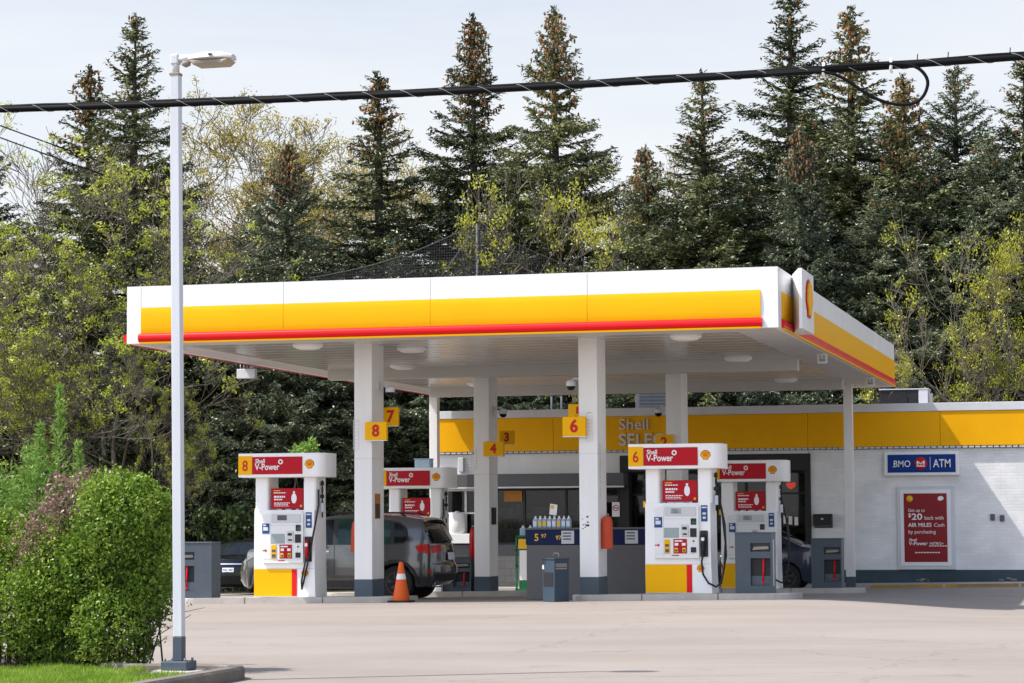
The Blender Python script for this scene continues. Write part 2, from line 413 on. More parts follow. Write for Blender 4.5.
# extra glow added on the sun's side of the sky, brightening camera-facing walls
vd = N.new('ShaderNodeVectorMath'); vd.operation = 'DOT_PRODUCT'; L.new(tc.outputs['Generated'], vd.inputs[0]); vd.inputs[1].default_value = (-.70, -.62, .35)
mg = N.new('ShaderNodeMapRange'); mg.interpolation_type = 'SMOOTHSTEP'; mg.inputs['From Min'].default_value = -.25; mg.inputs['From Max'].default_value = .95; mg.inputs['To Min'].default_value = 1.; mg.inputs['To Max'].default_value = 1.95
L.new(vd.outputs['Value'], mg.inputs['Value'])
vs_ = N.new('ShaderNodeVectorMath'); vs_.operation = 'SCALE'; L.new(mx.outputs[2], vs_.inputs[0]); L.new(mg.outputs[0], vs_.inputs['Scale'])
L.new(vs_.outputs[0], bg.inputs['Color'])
su = bpy.data.lights.new('sun', 'SUN'); su.energy = 5.0; su.angle = R(.53); su.color = (1, .94, .86)
so = bpy.data.objects.new('sun', su); col.objects.link(so); so.rotation_euler = SD.to_track_quat('-Z', 'Y').to_euler(); so.location = (-30, -10, 40)

F = 2450.; psi = math.atan(628 / F); th = math.atan(176.5 / F); rho = R(.35)
fw = Vector((-math.sin(psi) * math.cos(th), math.cos(psi) * math.cos(th), math.sin(th)))
r0 = Vector((math.cos(psi), math.sin(psi), 0)); u0 = r0.cross(fw)
rt = r0 * math.cos(rho) - u0 * math.sin(rho); up = u0 * math.cos(rho) + r0 * math.sin(rho)
cam = bpy.data.cameras.new('camera'); cam.sensor_width = 36; cam.lens = F * 36 / 1024; cam.clip_end = 4000; cam.clip_start = .5
co = bpy.data.objects.new('camera', cam); col.objects.link(co)
co.matrix_world = Matrix(((rt.x, up.x, -fw.x, 0), (rt.y, up.y, -fw.y, 0), (rt.z, up.z, -fw.z, 1.6), (0, 0, 0, 1)))
sc.camera = co
sc.view_settings.view_transform = 'Standard'; sc.view_settings.look = 'None'; sc.view_settings.gamma = 1
sc.view_settings.exposure = .38
sc.cycles.max_bounces = 8; sc.cycles.transparent_max_bounces = 12

# ------------------------------------------------------------------ ground, lot, kerbs
def sheet(name, xs, ys, fz, m):
    V = [(x, y, fz(x, y)) for y in ys for x in xs]; n = len(xs)
    Q = [(j * n + i, j * n + i + 1, (j + 1) * n + i + 1, (j + 1) * n + i) for j in range(len(ys) - 1) for i in range(n - 1)]
    return tag(np_mesh(name, V, Q, m, smooth=True), kind='structure')
xs = [-1500, -400, -120, -60, -45, -31, -30] + [-28 + 2 * k for k in range(35)] + [44, 60, 120, 400, 1500]
ys = [-1500, -300, -60, -21] + [-20 + 3 * k for k in range(29)] + [66.4, 66.6, 68, 72, 80, 100, 200, 600, 2500]
def ground_z(x, y):
    return gz(x, y) - (.5 if (-30 < x < 42 and -20 < y < 66.5) else .02)
sheet('ground', xs, ys, ground_z, 'earth')
lx = [-30.3 + .5 * k for k in range(146)]; ly = [-20.5 + 1.5 * k for k in range(37)] + [35 + .45 * k for k in range(70)] + [66.5]
sheet('asphalt_lot', lx, ly, gz, 'asphalt')

def roundrect(x0, x1, y0, y1, r, n=6):
    pts = []
    for cx, cy, a0 in ((x1 - r, y1 - r, 0), (x0 + r, y1 - r, 90), (x0 + r, y0 + r, 180), (x1 - r, y0 + r, 270)):
        for k in range(n + 1):
            a = R(a0 + 90 * k / n); pts.append((cx + r * math.cos(a), cy + r * math.sin(a)))
    return pts
for x0, x1, y0, y1 in ((-18.9, -14.02, 45.92, 47.5), (-10.72, -6.33, 45.92, 47.5), (-18.9, -13.5, 54.9, 56.4), (-10.8, -6.1, 54.9, 56.4)):
    b = MB(); x = x0
    n = 3; joints = [x0 + (x1 - x0) * k / n for k in range(n + 1)]
    b.prism(roundrect(x0, x1, y0, y1, .55), 'z', -.25, .115, .02)
    for v in b.bm.verts: v.co.z += gz(v.co.x, v.co.y)
    tag(b.build('island_kerb', 'concrete'), kind='structure')
    b = MB()
    for jx in joints[1:-1]: b.box(jx - .012, jx + .012, y0 - .004, y0 + .05, gz(jx, y0) - .02, gz(jx, y0) + .119)
    tag(b.build('kerb_joint', 'concrete_dark'), kind='structure')


# walkway along the shop with its yellow kerb
SW = 65.25
b = MB()
xx = [-19.6 + 1.15 * k for k in range(29)]
for a, c in zip(xx, xx[1:]):
    z0, z1 = gz(a, SW), gz(c, SW)
    vs = [b.bm.verts.new(p) for p in ((a, SW, z0 - .2), (c, SW, z1 - .2), (c, SW, z1 + .10), (a, SW, z0 + .10), (a, 66.6, z0 + .115), (c, 66.6, z1 + .115))]
    b.bm.faces.new((vs[0], vs[1], vs[2], vs[3])); b.bm.faces.new((vs[3], vs[2], vs[5], vs[4]))
tag(b.build('walkway', 'sidewalk_concrete'), kind='structure')
b = MB(); x = -7.0
while x < 12:
    a, c = x, x + 1.9; z0, z1 = gz(a, SW), gz(c, SW)
    h = .072 + .012 * math.sin(x * 3)
    b.poly([(a, SW - .004, z0 + .012), (c - .02, SW - .004, z1 + .012), (c - .02, SW - .004, z1 + h + .03), (a, SW - .004, z0 + h + .03)])
    x += 1.95
tag(b.build('kerb_paint', 'kerb_yellow'), kind='structure')

# grass median at the front left
def kerb_path():
    pts = [(-8.62, 14.), (-8.62, 21.), (-8.60, 22.3)]
    for k in range(0, 9):
        a = R(0 + 90 * k / 8); pts.append((-9.15 + .55 * math.cos(a), 22.75 + .62 * math.sin(a)))
    pts += [(-9.9, 23.4), (-10.3, 23.62), (-10.6, 24.2), (-10.9, 24.9), (-11.5, 25.2), (-15., 25.3), (-22, 25.3)]
    return pts
kp = kerb_path()
def offset(p, d):
    o = []
    for i in range(len(p)):
        a = Vector(p[max(0, i - 1)]); c = Vector(p[min(len(p) - 1, i + 1)]); t = (c - a).normalized()
        o.append((p[i][0] - t.y * d, p[i][1] + t.x * d))
    return o
inner = offset(kp, .17)
b = MB(); n = len(kp)
prof = [(0., -.1), (0.0, .105), (.02, .13), (.15, .13), (.17, .115), (.17, -.1)]
rows = []
for i in range(n):
    o, q = Vector(kp[i]), Vector(inner[i])
    rows.append([b.bm.verts.new((*(o + (q - o) * (u / .17)), gz(o.x, o.y) + h)) for u, h in prof])
for a, c in zip(rows, rows[1:]):
    for k in range(len(prof) - 1): b.bm.faces.new((a[k], a[k + 1], c[k + 1], c[k]))
tag(b.build('median_kerb', 'concrete_dark', smooth=True), kind='structure')
b = MB()
b.poly([(x, y, gz(x, y) + .07) for x, y in inner] + [(-22, 14, .05)])
tag(b.build('median_soil', 'soil'), kind='structure')

# ------------------------------------------------------------------ canopy
XL, XR, YF, YB, ZB, ZT = -19.2, -6.37, 44.5, 66.2, 5.05, 6.17
cz = thing('canopy', 'long flat forecourt canopy with white, yellow and red fascia on six white columns', 'canopy', ((XL + XR) / 2, 55, 0))
def bulge(depth, z0, z1, n=8):
    """points (out, z) of a convex band"""
    return [(depth * (.35 + .65 * math.sin(PI * k / n)) if 0 < k < n else 0., z0 + (z1 - z0) * k / n) for k in range(n + 1)]
def fascia_side(u0, u1, place, e0, e1, seams, lip='yellow_panel', r0=.04):
    """u runs along the side; place(u, out, z) -> xyz. Returns nothing; builds white panels, yellow band, red bullnose"""
    w_ = MB(); cuts = [u0] + seams + [u1]
    for a, c in zip(cuts, cuts[1:]):
        a += .004; c -= .004
        P = [place(u, o, z) for u in (a, c) for o in (0, -.10) for z in (ZB, ZT)]
        vs = [w_.bm.verts.new(p) for p in P]
        for f in ((0, 1, 3, 2), (4, 6, 7, 5), (0, 4, 5, 1), (2, 3, 7, 6), (1, 5, 7, 3), (0, 2, 6, 4)): w_.bm.faces.new([vs[i] for i in f])
    w_.build('white_fascia', 'white_panel', cz)
    def band(name, m, pts, a, c, segs):
        g = MB()
        for a, c in segs:
            A = [g.bm.verts.new(place(a, o, z)) for o, z in pts]; B = [g.bm.verts.new(place(c, o, z)) for o, z in pts]
            g.bm.faces.new(A); g.bm.faces.new(B[::-1])
            for k in range(len(pts) - 1): g.bm.faces.new((A[k], B[k], B[k + 1], A[k + 1]))
            g.bm.faces.new((A[-1], B[-1], B[0], A[0]))
        g.build(name, m, cz, smooth=True, sharp=60)
    cuts = [e0] + [s_ for s_ in seams if e0 < s_ < e1] + [e1]
    segs = [(a + .003, c - .003) for a, c in zip(cuts, cuts[1:])]
    band('yellow_band', 'yellow_panel', [(0.003, ZB + .19)] + [(o + .003, z) for o, z in bulge(.022, ZB + .19, ZB + .70)][1:], e0, e1, segs)
    n = 10
    band('red_trim', 'red_trim', [(.003, ZB + .02)] + [(.003 + .06 * math.sin(PI * k / n), ZB + .105 - .085 * math.cos(PI * k / n)) for k in range(n + 1)] + [(.003, ZB + .19)], e0 - .05, e1 + .03, [(e0 - r0, e1 + .02)])
    band('fascia_lip', lip, [(.003, ZB - .012), (.045, ZB - .012), (.05, ZB + .022), (.003, ZB + .022)], e0, e1, [(e0, e1)])
fascia_side(XL, XR, lambda u, o, z: (u, YF - o, z), XL + .30, XR - .32, [XL + .3, XL + 3.25, XL + 6.2, XL + 9.25])
fascia_side(YF + .1, YB, lambda u, o, z: (XR + o, u, z), YF + .42, YB - .1, [YF + 3.6, YF + 6.9, YF + 10.2, YF + 13.5, YF + 16.8])
fascia_side(YF + .1, YB, lambda u, o, z: (XL - o * 1.35, u, z), YF + .42, YB - .1, [YF + 3.6, YF + 6.9, YF + 10.2, YF + 13.5, YF + 16.8], 'red_trim', .40)
fascia_side(XL + .1, XR - .1, lambda u, o, z: (u, YB + o, z), XL + .4, XR - .4, [XL + 4, XL + 8])
# box that carries the shell emblem on the right side, set out in front of the fascia
b = MB(); b.prism([(XR + .02, 46.3), (XR + .30, 45.1), (XR + .36, 45.1), (XR + .36, 46.75), (XR + .02, 46.75)], 'z', ZB + .02, ZT + .02); lb = b.build('emblem_box', 'white_panel', cz)
b = MB()
b.prism([(45.95 + u, ZB + .62 + v) for u, v in pecten_outline(.40)], 'x', XR + .361, XR + .385); b.build('shell_emblem', 'text_red', lb)
b = MB()
b.prism([(45.95 + u, ZB + .62 + v) for u, v in pecten_outline(.35)], 'x', XR + .386, XR + .41); b.build('shell_face', 'yellow_panel', lb)
# grooved soffit planks (real grooves), perimeter border, beams, roof deck
b = MB()
y = YF + .95; pw = .75
while y < YB - 1.0:
    y2 = min(y + pw, YB - .95)
    P = [(y, ZB + .02), (y + .03, ZB + .10), (y + .09, ZB + .02), (y2, ZB + .02)]
    A = [b.bm.verts.new((XL + .9, yy, z)) for yy, z in P]; B = [b.bm.verts.new((XR - .9, yy, z)) for yy, z in P]
    for k in range(3): b.bm.faces.new((A[k], B[k], B[k + 1], A[k + 1]))
    y = y2
b.build('soffit', 'soffit_panel', cz)
b = MB()
for x0, x1, y0, y1 in ((XL + .1, XR - .1, YF + .1, YF + .95), (XL + .1, XR - .1, YB - .95, YB - .1), (XL + .1, XL + .9, YF + .95, YB - .95), (XR - .9, XR - .1, YF + .95, YB - .95)):
    b.box(x0, x1, y0, y1, ZB + .004, ZB + .08)
b.build('soffit_border', 'beam_paint', cz)
for yb in (53.95, 62.4):
    MB().box(XL + .95, XR - .95, yb, yb + .34, ZB - .23, ZB + .04, .006).build('cross_beam', 'beam_paint', cz)
MB().box(XL + .12, XR - .12, YF + .12, YB - .12, ZB + .5, ZB + .56).build('roof_deck', 'roof_gravel', cz)
for lx_, ly_ in ((-15.97, 45.99), (-14.3, 47.6), (-16.1, 52.9), (-8.47, 52.87), (-8.38, 46.07), (-8.64, 61.5), (-16.4, 60.5)):
    l = MB().lathe([(.30, ZB + .03), (.31, ZB - .01), (.285, ZB - .045)], (lx_, ly_, 0), 'z', 28).build('ceiling_light', 'white_panel', cz, smooth=True)
    MB().lathe([(.255, ZB - .046), (.235, ZB - .072), (.16, ZB - .088), (.01, ZB - .092)], (lx_, ly_, 0), 'z', 28).build('diffuser', 'diffuser', l, smooth=True)
# columns
CX = (-14.935, -10.365); CWH = .185
def column(x, y, hw, hd, base_z, lower='column_white', top=ZB + .05):
    c = MB().box(x - hw, x + hw, y - hd, y + hd, base_z + .34, top, .012).build('column', 'column_white', cz)
    MB().box(x - hw - .004, x + hw + .004, y - hd - .004, y + hd + .004, base_z - .1, base_z + .345, .012).build('column_base', 'slate_paint', c)
    b = MB()
    for zz in (base_z + 2.72,): b.box(x - hw - .002, x + hw + .002, y - hd - .002, y + hd + .002, zz, zz + .008)
    b.build('panel_joint', 'beam_paint', c)
    return c
cols = {}
for i, x in enumerate(CX):
    for j, y in enumerate((46.62, 55.62)):
        cols[i, j] = column(x, y + .10, CWH, .39, gz(x, y) + .115)
for x in (-19.0, -7.49): column(x, 65.05 if x > -10 else 65.4, .115, .13, gz(x, 65.3) - .02)
# marks on the columns
def strip(c, x, z0, z1, y):     # outlined thermometer-like strip
    b = MB()
    for a, d, e, f in ((x - .06, x - .05, z0, z1), (x + .05, x + .06, z0, z1), (x - .06, x + .06, z1, z1 + .01), (x - .06, x + .06, z0 - .01, z0)): b.box(a, d, y - .004, y, e, f)
    z = z0 + .05
    while z < z1: b.box(x - .03, x + .02, y - .004, y, z, z + .012); z += .07
    b.build('height_strip', 'panel_grey', c)
strip(cols[0, 0], -15.08, 2.98, 3.55, 46.329); strip(cols[1, 0], -10.34, 3.08, 3.62, 46.329)
strip(cols[0, 1], -15.12, 2.75, 3.2, 55.329); strip(cols[1, 1], -10.33, 2.8, 3.3, 55.329)
b = MB(); rr_ = random.Random(3)
for k in range(15):
    x = -10.40 + rr_.gauss(0, .028) + (0 if k < 9 else -.03); z = rr_.choice((1.66, 1.63, 1.60, 1.48, 1.45, 1.40)) + rr_.gauss(0, .012)
    a, d = rr_.uniform(.010, .026), rr_.uniform(.008, .02)
    b.prism([(x - a, z - d * .3), (x - a * .2, z - d), (x + a, z - d * .1), (x + a * .4, z + d), (x - a * .6, z + d * .7)], 'y', 46.326, 46.329)
b.build('chipped_paint', 'slate_paint', cols[1, 0])
b = MB(); z = 1.95
while z < 3.0:
    h_ = rr_.uniform(.02, .06); b.box(-10.365 + CWH - .0, -10.365 + CWH + .003, 46.5, 46.5 + rr_.uniform(.04, .12), z, z + h_); z += h_
b.build('worn_sticker', 'panel_grey', cols[1, 0])
xs_ = -14.935 + CWH
st = MB().box(xs_, xs_ + .003, 46.50, 46.86, 1.60, 2.10).build('column_poster', 'orange_poster', cols[0, 0])
MB().box(xs_ + .003, xs_ + .006, 46.53, 46.82, 1.62, 1.90).build('poster_picture', 'bark', st)
MB().box(xs_, xs_ + .003, 46.52, 46.76, 1.38, 1.59).build('column_notice', 'text_white', cols[0, 0])
MB().box(-14.935 + CWH, -14.935 + CWH + .06, 55.5, 55.75, 1.45, 1.85, .02).build('phone_box', 'frame_dark', cols[0, 1])

# ------------------------------------------------------------------ shop building
WY = 66.5
bz = thing('convenience_store', 'low white painted brick shop with long yellow fascia behind the pumps', 'shop', (-6, 72, 0))
BX0, BX1 = -19.3, 12.
b = MB(); b.box(-8.75, BX1, WY, WY + .25, -.5, 4.45); b.build('brick_wall', 'wall_brick', bz)
b = MB(); b.box(-8.752, BX1 + .01, WY - .012, WY + .1, -.5, .15); b.build('wall_base', 'base_slate', bz)
b = MB(); rr_ = random.Random(9)
for x in (-5.95, -3.6, -1.2, .9):
    for k in range(5):
        a = x + rr_.uniform(-.2, .3); z = -.1 + rr_.uniform(-.05, .02); s_ = rr_.uniform(.03, .1)
        b.prism([(a, z), (a + s_ * 2, z - .01), (a + s_ * 1.6, z + s_ * .4), (a + s_ * .3, z + s_ * .5)], 'y', WY - .016, WY - .012)
b.build('peeled_paint', 'tan_brick', bz)
MB().box(BX0, -13.9, WY, WY + .25, 2.6, 4.45).build('upper_wall', 'column_white', bz)
MB().box(BX0, BX0 + .25, WY + .25, 80, -.6, 4.45).build('side_wall', 'wall_brick', bz)
MB().box(BX1 - .25, BX1, WY + .25, 80, -.6, 4.45).build('side_wall', 'wall_brick', bz)
MB().box(BX0, BX1, 80, 80.25, -.6, 4.45).build('back_wall', 'wall_brick', bz)
b = MB(); b.box(BX0, -14.0, WY, WY + .25, -.5, .55); b.build('lower_wall', 'grey_block', bz)
MB().box(BX0 - .01, -14.0, WY - .03, WY + .2, .551, .86, .01).build('sill_band', 'awning_grey', bz)
b = MB(); b.box(BX0 + .26, BX1 - .26, WY + .26, 79.99, 4.2, 4.3); b.build('flat_roof', 'roof_gravel', bz)
# yellow fascia panels, parapet cap, drip strip
b = MB(); x = BX0 - .1
while x < BX1:
    x2 = min(x + 3.55, BX1 + .1); b.box(x + .004, x2 - .004, WY - .112, WY - .003, 3.46, 4.385, .004); x = x2
b.build('yellow_fascia', 'yellow_fascia', bz)
MB().box(BX0 - .14, BX1 + .14, WY - .14, WY + .3, 4.39, 4.61, .01).build('parapet_cap', 'galvanised', bz)
b = MB(); x = BX0
while x < BX1:
    b.box(x, x + .13, WY - .105, WY - .02, 3.405, 3.45); x += .165
b.build('drip_strip', 'galvanised', bz)
MB().box(BX0, BX1, WY - .05, WY - .004, 3.39, 3.457).build('drip_backing', 'awning_grey', bz)
# raised letters
lt = MB(); lt.text('Shell', -13.98, 4.02, WY - .15, .42, .03, .003, fit=.82); lt.build('raised_lettering', 'text_grey', bz)
lt = MB(); lt.text('SELECT', -13.98, 3.58, WY - .15, .46, .03, .008, fit=1.58); lt.build('raised_lettering', 'text_grey', bz)
# dark awning over the left window, glazing
MB().box(BX0 + .1, -13.75, WY - .62, WY + .02, 2.47, 2.82, .02).build('awning', 'awning_grey', bz)
MB().box(BX0 + .1, -13.75, WY - .63, WY - .58, 2.42, 2.468).build('awning_edge', 'galvanised', bz)
def window(x0, x1, z0, z1, y, mull, name='window', frame='frame_dark', fw_=.06, trans=()):
    b = MB()
    b.box(x0, x1, y - .05, y + .05, z0, z0 + fw_).box(x0, x1, y - .05, y + .05, z1 - fw_, z1)
    for x in [x0] + list(mull) + [x1 - fw_]: b.box(x, x + fw_, y - .05, y + .05, z0 + fw_, z1 - fw_)
    for z in trans: b.box(x0 + fw_, x1 - fw_, y - .045, y + .045, z, z + .05)
    f = b.build(name + '_frame', frame, bz)
    MB().box(x0 + .02, x1 - .02, y - .006, y + .006, z0 + .02, z1 - .02).build('pane', 'window_glass', f)
    return f
window(-17.75, -14.0, .86, 2.42, WY + .05, (-16.75, -15.55), frame='frame_dark')
window(-19.1, -17.85, .98, 2.42, WY + .05, (-18.45,), frame='white_panel', trans=(1.72,))
MB().box(-19.1, -17.85, WY - .42, WY - .03, .90, 1.17, .01).build('window_ledge', 'white_panel', bz)
# entrance, set back
EY = WY + .35
MB().box(-13.9, -8.76, WY - .1, EY + .1, 2.84, 3.30, .01).build('entrance_lintel', 'frame_dark', bz)
MB().box(-13.9, -8.76, WY, WY + .25, 3.301, 4.45).build('upper_wall', 'column_white', bz)
f = window(-13.9, -8.76, .0, 2.84, EY, (-12.85, -11.7, -10.55, -9.6), 'shopfront', trans=(2.2,))
for x in (-12.75, -11.6):
    d = MB().box(x + .0, x + .04, EY - .10, EY - .06, .9, 1.6, .01).build('door_handle', 'steel', f)
MB().box(-13.98, -13.72, WY - .06, EY + .06, -.3, 3.3, .01).build('entrance_jamb', 'frame_dark', bz)
MB().box(-8.86, -8.70, WY - .06, EY + .06, -.3, 3.3, .01).build('entrance_jamb', 'frame_dark', bz)
# inside: back wall, floor, shelves with goods (seen dimly through the glass)
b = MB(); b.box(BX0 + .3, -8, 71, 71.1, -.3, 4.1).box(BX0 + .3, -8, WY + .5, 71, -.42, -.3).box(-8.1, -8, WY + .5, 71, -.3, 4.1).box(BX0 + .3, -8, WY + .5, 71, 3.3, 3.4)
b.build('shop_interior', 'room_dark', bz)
rr_ = random.Random(5)
for sx0, sx1, sy in ((-18.9, -16.2, 68.2), (-15.9, -14.2, 68.6), (-13.2, -10.5, 69.2), (-10.2, -8.6, 69.6)):
    b = MB()
    for z in (.35, .8, 1.25, 1.7): b.box(sx0, sx1, sy, sy + .4, z, z + .03)
    b.box(sx0, sx1, sy + .4, sy + .44, -.3, 1.9)
    b.build('shop_shelf', 'steel', bz)
    for m in ('jug_blue', 'jug_yellow', 'poster_red', 'text_white', 'green_rack', 'plate_white'):
        b = MB()
        for k in range(16):
            x = rr_.uniform(sx0, sx1 - .15); z = rr_.choice((.38, .83, 1.28, 1.73)); h = rr_.uniform(.12, .3)
            y = sy + rr_.uniform(.0, .2); b.box(x, x + rr_.uniform(.06, .14), y, y + .1, z, z + h)
        b.build('shop_goods', m, bz)
# stickers on the glass
MB().box(-17.3, -16.78, WY - .012, WY - .006, 2.06, 2.36).build('window_poster', 'orange_poster', bz)
MB().box(-17.62, -17.5, WY - .014, WY - .008, .92, 1.16).build('window_notice', 'text_white', bz)
ns = MB().box(-14.2, -13.99, WY - .075, WY - .066, 1.62, 2.02).build('no_smoking_notice', 'text_white', bz)
b = MB(); n = 24
for k in range(n):
    a, c = 2 * PI * k / n, 2 * PI * (k + 1) / n
    b.prism([(-14.095 + .085 * math.cos(a), 1.86 + .085 * math.sin(a)), (-14.095 + .085 * math.cos(c), 1.86 + .085 * math.sin(c)), (-14.095 + .065 * math.cos(c), 1.86 + .065 * math.sin(c)), (-14.095 + .065 * math.cos(a), 1.86 + .065 * math.sin(a))], 'y', WY - .081, WY - .076)
b.prism([(-14.15, 1.915), (-14.16, 1.905), (-14.04, 1.805), (-14.03, 1.815)], 'y', WY - .081, WY - .076)
b.build('no_smoking_symbol', 'text_red', ns)
MB().box(-14.14, -14.05, WY - .08, WY - .076, 1.85, 1.87).build('cigarette', 'frame_dark', ns)
b = MB(); b.prism([(-9.38, 2.40), (-9.29, 2.33), (-9.17, 2.39), (-9.14, 2.50), (-9.20, 2.53), (-9.31, 2.51), (-9.37, 2.53), (-9.42, 2.47)], 'y', EY - .09, EY - .07); b.build('neon_sign', 'neon_red', bz)
b = MB()
for x, z in ((-9.5, 1.4), (-9.36, 1.38), (-9.2, 1.36)): b.box(x, x + .1, EY - .066, EY - .06, z, z + .22)
b.build('door_notice', 'text_white', bz)
# small boxes and lamp on the wall
for x, z in ((-3.93, 1.46), (-3.68, 1.43)):
    MB().box(x, x + .12, WY - .06, WY + .01, z, z + .17, .012).build('outlet_box', 'awning_grey', bz)
MB().box(-6.02, -5.98, WY - .03, WY + .01, 1.1, 1.16, .005).build('small_bracket', 'steel', bz)
b = MB(); b.prism([(WY - .30, 1.36), (WY, 1.28), (WY, 1.66), (WY - .22, 1.66), (WY - .30, 1.58)], 'x', -8.62, -8.12, .015)
wl = b.build('drop_box', 'frame_dark', bz)
MB().box(-8.40, -8.34, WY - .306, WY - .28, 1.50, 1.55, .005).build('keyhole_plate', 'steel', wl)
b = MB(); b.box(-18.6, -18.45, WY - .12, WY, 2.9, 3.3, .015)
for k in range(5): b.box(-18.44, -18.2, WY - .05, WY - .03, 2.93 + .08 * k, 2.945 + .08 * k)
b.build('junction_box', 'galvanised', bz)

# things standing on the flat roof
t = thing('rooftop_unit', 'dark louvred air conditioner with pale end on the roof above the bank sign', 'air conditioner', (-6.4, 69.4, 4.3))
MB().box(-7.05, -5.98, 69, 69.8, 4.3, 5.10, .01).build('louvre_body', 'frame_dark', t)
b = MB(); b.lathe([(.24, 68.99), (.27, 68.985), (.27, 69.0)], (-6.55, 0, 4.85), 'y', 18); b.build('fan_guard', 'black_plastic', t)
MB().box(-5.978, -5.72, 68.98, 69.8, 4.3, 5.11, .01).build('end_panel', 'galvanised', t)
MB().box(-7.08, -5.70, 68.97, 69.83, 5.112, 5.14).build('top_cover', 'galvanised', t)
MB().box(-5.68, -5.60, 69.1, 69.2, 4.3, 5.0).build('conduit', 'steel', t)
t = thing('rooftop_vent', 'dark square roof vent with white ledge over the shop lettering', 'roof vent', (-13.6, 70, 4.3))
MB().box(-14.2, -13.1, 69.8, 70.8, 4.3, 5.35, .01).build('vent_body', 'awning_grey', t)
MB().box(-14.35, -12.7, 69.75, 70.85, 4.62, 4.72, .01).build('vent_ledge', 'white_panel', t)
b = MB()
for k in range(5): b.box(-14.1, -13.2, 69.78, 69.8, 4.8 + .1 * k, 4.84 + .1 * k)
b.build('vent_louvre', 'slate_bin', t)
for i, (x, lab) in enumerate(((-16.75, 'thin grey vent pipe on the shop roof, farther from the lettering'), (-16.45, 'thin grey vent pipe on the shop roof, nearer the lettering'))):
    t = thing('vent_pipe', lab, 'vent pipe', (x, 70, 4.3), 'vent pipes on the shop roof')
    MB().cyl((x, 70, 4.3), (x, 70, 5.25), .035, n=10).build('pipe', 'awning_grey', t)
    MB().lathe([(.03, 5.2), (.075, 5.22), (.075, 5.27), (.02, 5.33)], (x, 70, 0), 'z', 12).build('pipe_cap', 'galvanised', t)
t = thing('roof_rack', 'small dark lattice frame on the shop roof beside the vent pipes', 'frame', (-15.8, 70, 4.3))
b = MB()
for k in range(5): b.cyl((-16.1 + .15 * k, 70, 4.3), (-16.1 + .15 * k, 70, 5.2), .014, n=6)
for z in (4.6, 4.9, 5.15): b.cyl((-16.15, 70, z), (-15.45, 70, z), .014, n=6)
b.build('lattice', 'frame_dark', t)

# bank sign and poster on the wall
t = thing('bank_sign', 'blue rectangular wall sign reading BMO and ATM in a white frame', 'sign', (-5.7, WY, 2.98))
MB().box(-6.69, -4.71, WY - .22, WY - .003, 2.67, 3.31, .015).build('sign_frame', 'white_panel', t)
f = MB().box(-6.60, -4.80, WY - .232, WY - .221, 2.75, 3.23).build('sign_face', 'sign_blue', t)
b = MB(); b.text('BMO', -6.45, 2.90, WY - .236, .25, .003, .001, fit=.44)
for x in (-6.465,): b.box(x, x + .05, WY - .239, WY - .234, 2.895, 2.91)
b.build('bank_lettering', 'text_white', f)
b = MB(); b.text('ATM', -5.39, 2.885, WY - .236, .31, .003, .002, fit=.46); b.build('bank_lettering', 'text_white', f)
r_ = MB().lathe([(.01, WY - .246), (.165, WY - .246), (.17, WY - .232), (.01, WY - .232)], (-5.72, 0, 2.99), 'y', 32).build('roundel', 'text_red', f)
b = MB()
for sx_ in (-1, 1):
    b.prism([(-5.72 + sx_ * .105, 2.955), (-5.72 + sx_ * .105, 3.06), (-5.72 + sx_ * .075, 3.06), (-5.72 + sx_ * 0, 2.99), (-5.72 + sx_ * 0, 2.96), (-5.72 + sx_ * .065, 3.01), (-5.72 + sx_ * .065, 2.955)], 'y', WY - .251, WY - .247)
b.box(-5.83, -5.61, WY - .251, WY - .247, 2.905, 2.935); b.build('roundel_mark', 'text_white', r_)
MB().box(-5.475, -5.465, WY - .237, WY - .233, 2.82, 3.16).build('divider', 'text_white', f)
t = thing('poster_board', 'tall red advertising poster in a pale frame on the brick wall below the bank sign', 'poster', (-5.63, WY, 1.27))
MB().box(-6.38, -4.86, WY - .10, WY - .003, .16, 2.37, .015).build('poster_frame', 'galvanised', t)
MB().box(-6.30, -4.96, WY - .125, WY - .101, .26, 2.29, .01).build('inner_frame', 'white_panel', t)
p_ = MB().box(-6.20, -5.06, WY - .132, WY - .126, .36, 2.19).build('poster_sheet', 'deep_red', t)
yt = WY - .134
b = MB(); b.text('Get up to', -6.09, 1.70, yt, .12, .002, .0, fit=.44)
b.text('$', -6.09, 1.56, yt, .15, .002, .002, fit=.075); b.text('20', -6.0, 1.49, yt, .235, .002, .003, fit=.28); b.text('back with', -5.66, 1.49, yt, .14, .002, .0, fit=.50)
b.build('lettering', 'text_white', p_); b = MB()
b.text('AIR MILES', -6.09, 1.30, yt, .145, .002, .002, fit=.62); b.text('Cash', -5.41, 1.30, yt, .14, .002, .0, fit=.27)
b.build('lettering', 'text_white', p_); b = MB()
b.text('by purchasing', -6.09, 1.12, yt, .14, .002, .0, fit=.72)
b.build('lettering', 'text_white', p_); b = MB()
b.text('Shell', -6.07, .925, yt, .085, .002, .0015, fit=.2); b.text('V-Power', -6.08, .81, yt, .14, .002, .002, fit=.50); b.text('NITRO+', -5.53, .82, yt, .095, .002, .001, fit=.36)
for k in range(7): b.box(-5.54 + .07 * k, -5.49 + .07 * k, yt - .003, yt, .775, .80)
b.build('brand_lettering', 'text_white', p_); b = MB()
for k in range(9): b.box(-5.92 + .075 * k, -5.86 + .075 * k, yt - .003, yt, .60, .625)
b.build('fine_print', 'text_white', p_)
MB().lathe([(.01, yt - .004), (.085, yt - .004), (.085, yt), (.01, yt)], (-6.04, 0, 2.05), 'y', 24).build('poster_emblem', 'text_yellow', p_)
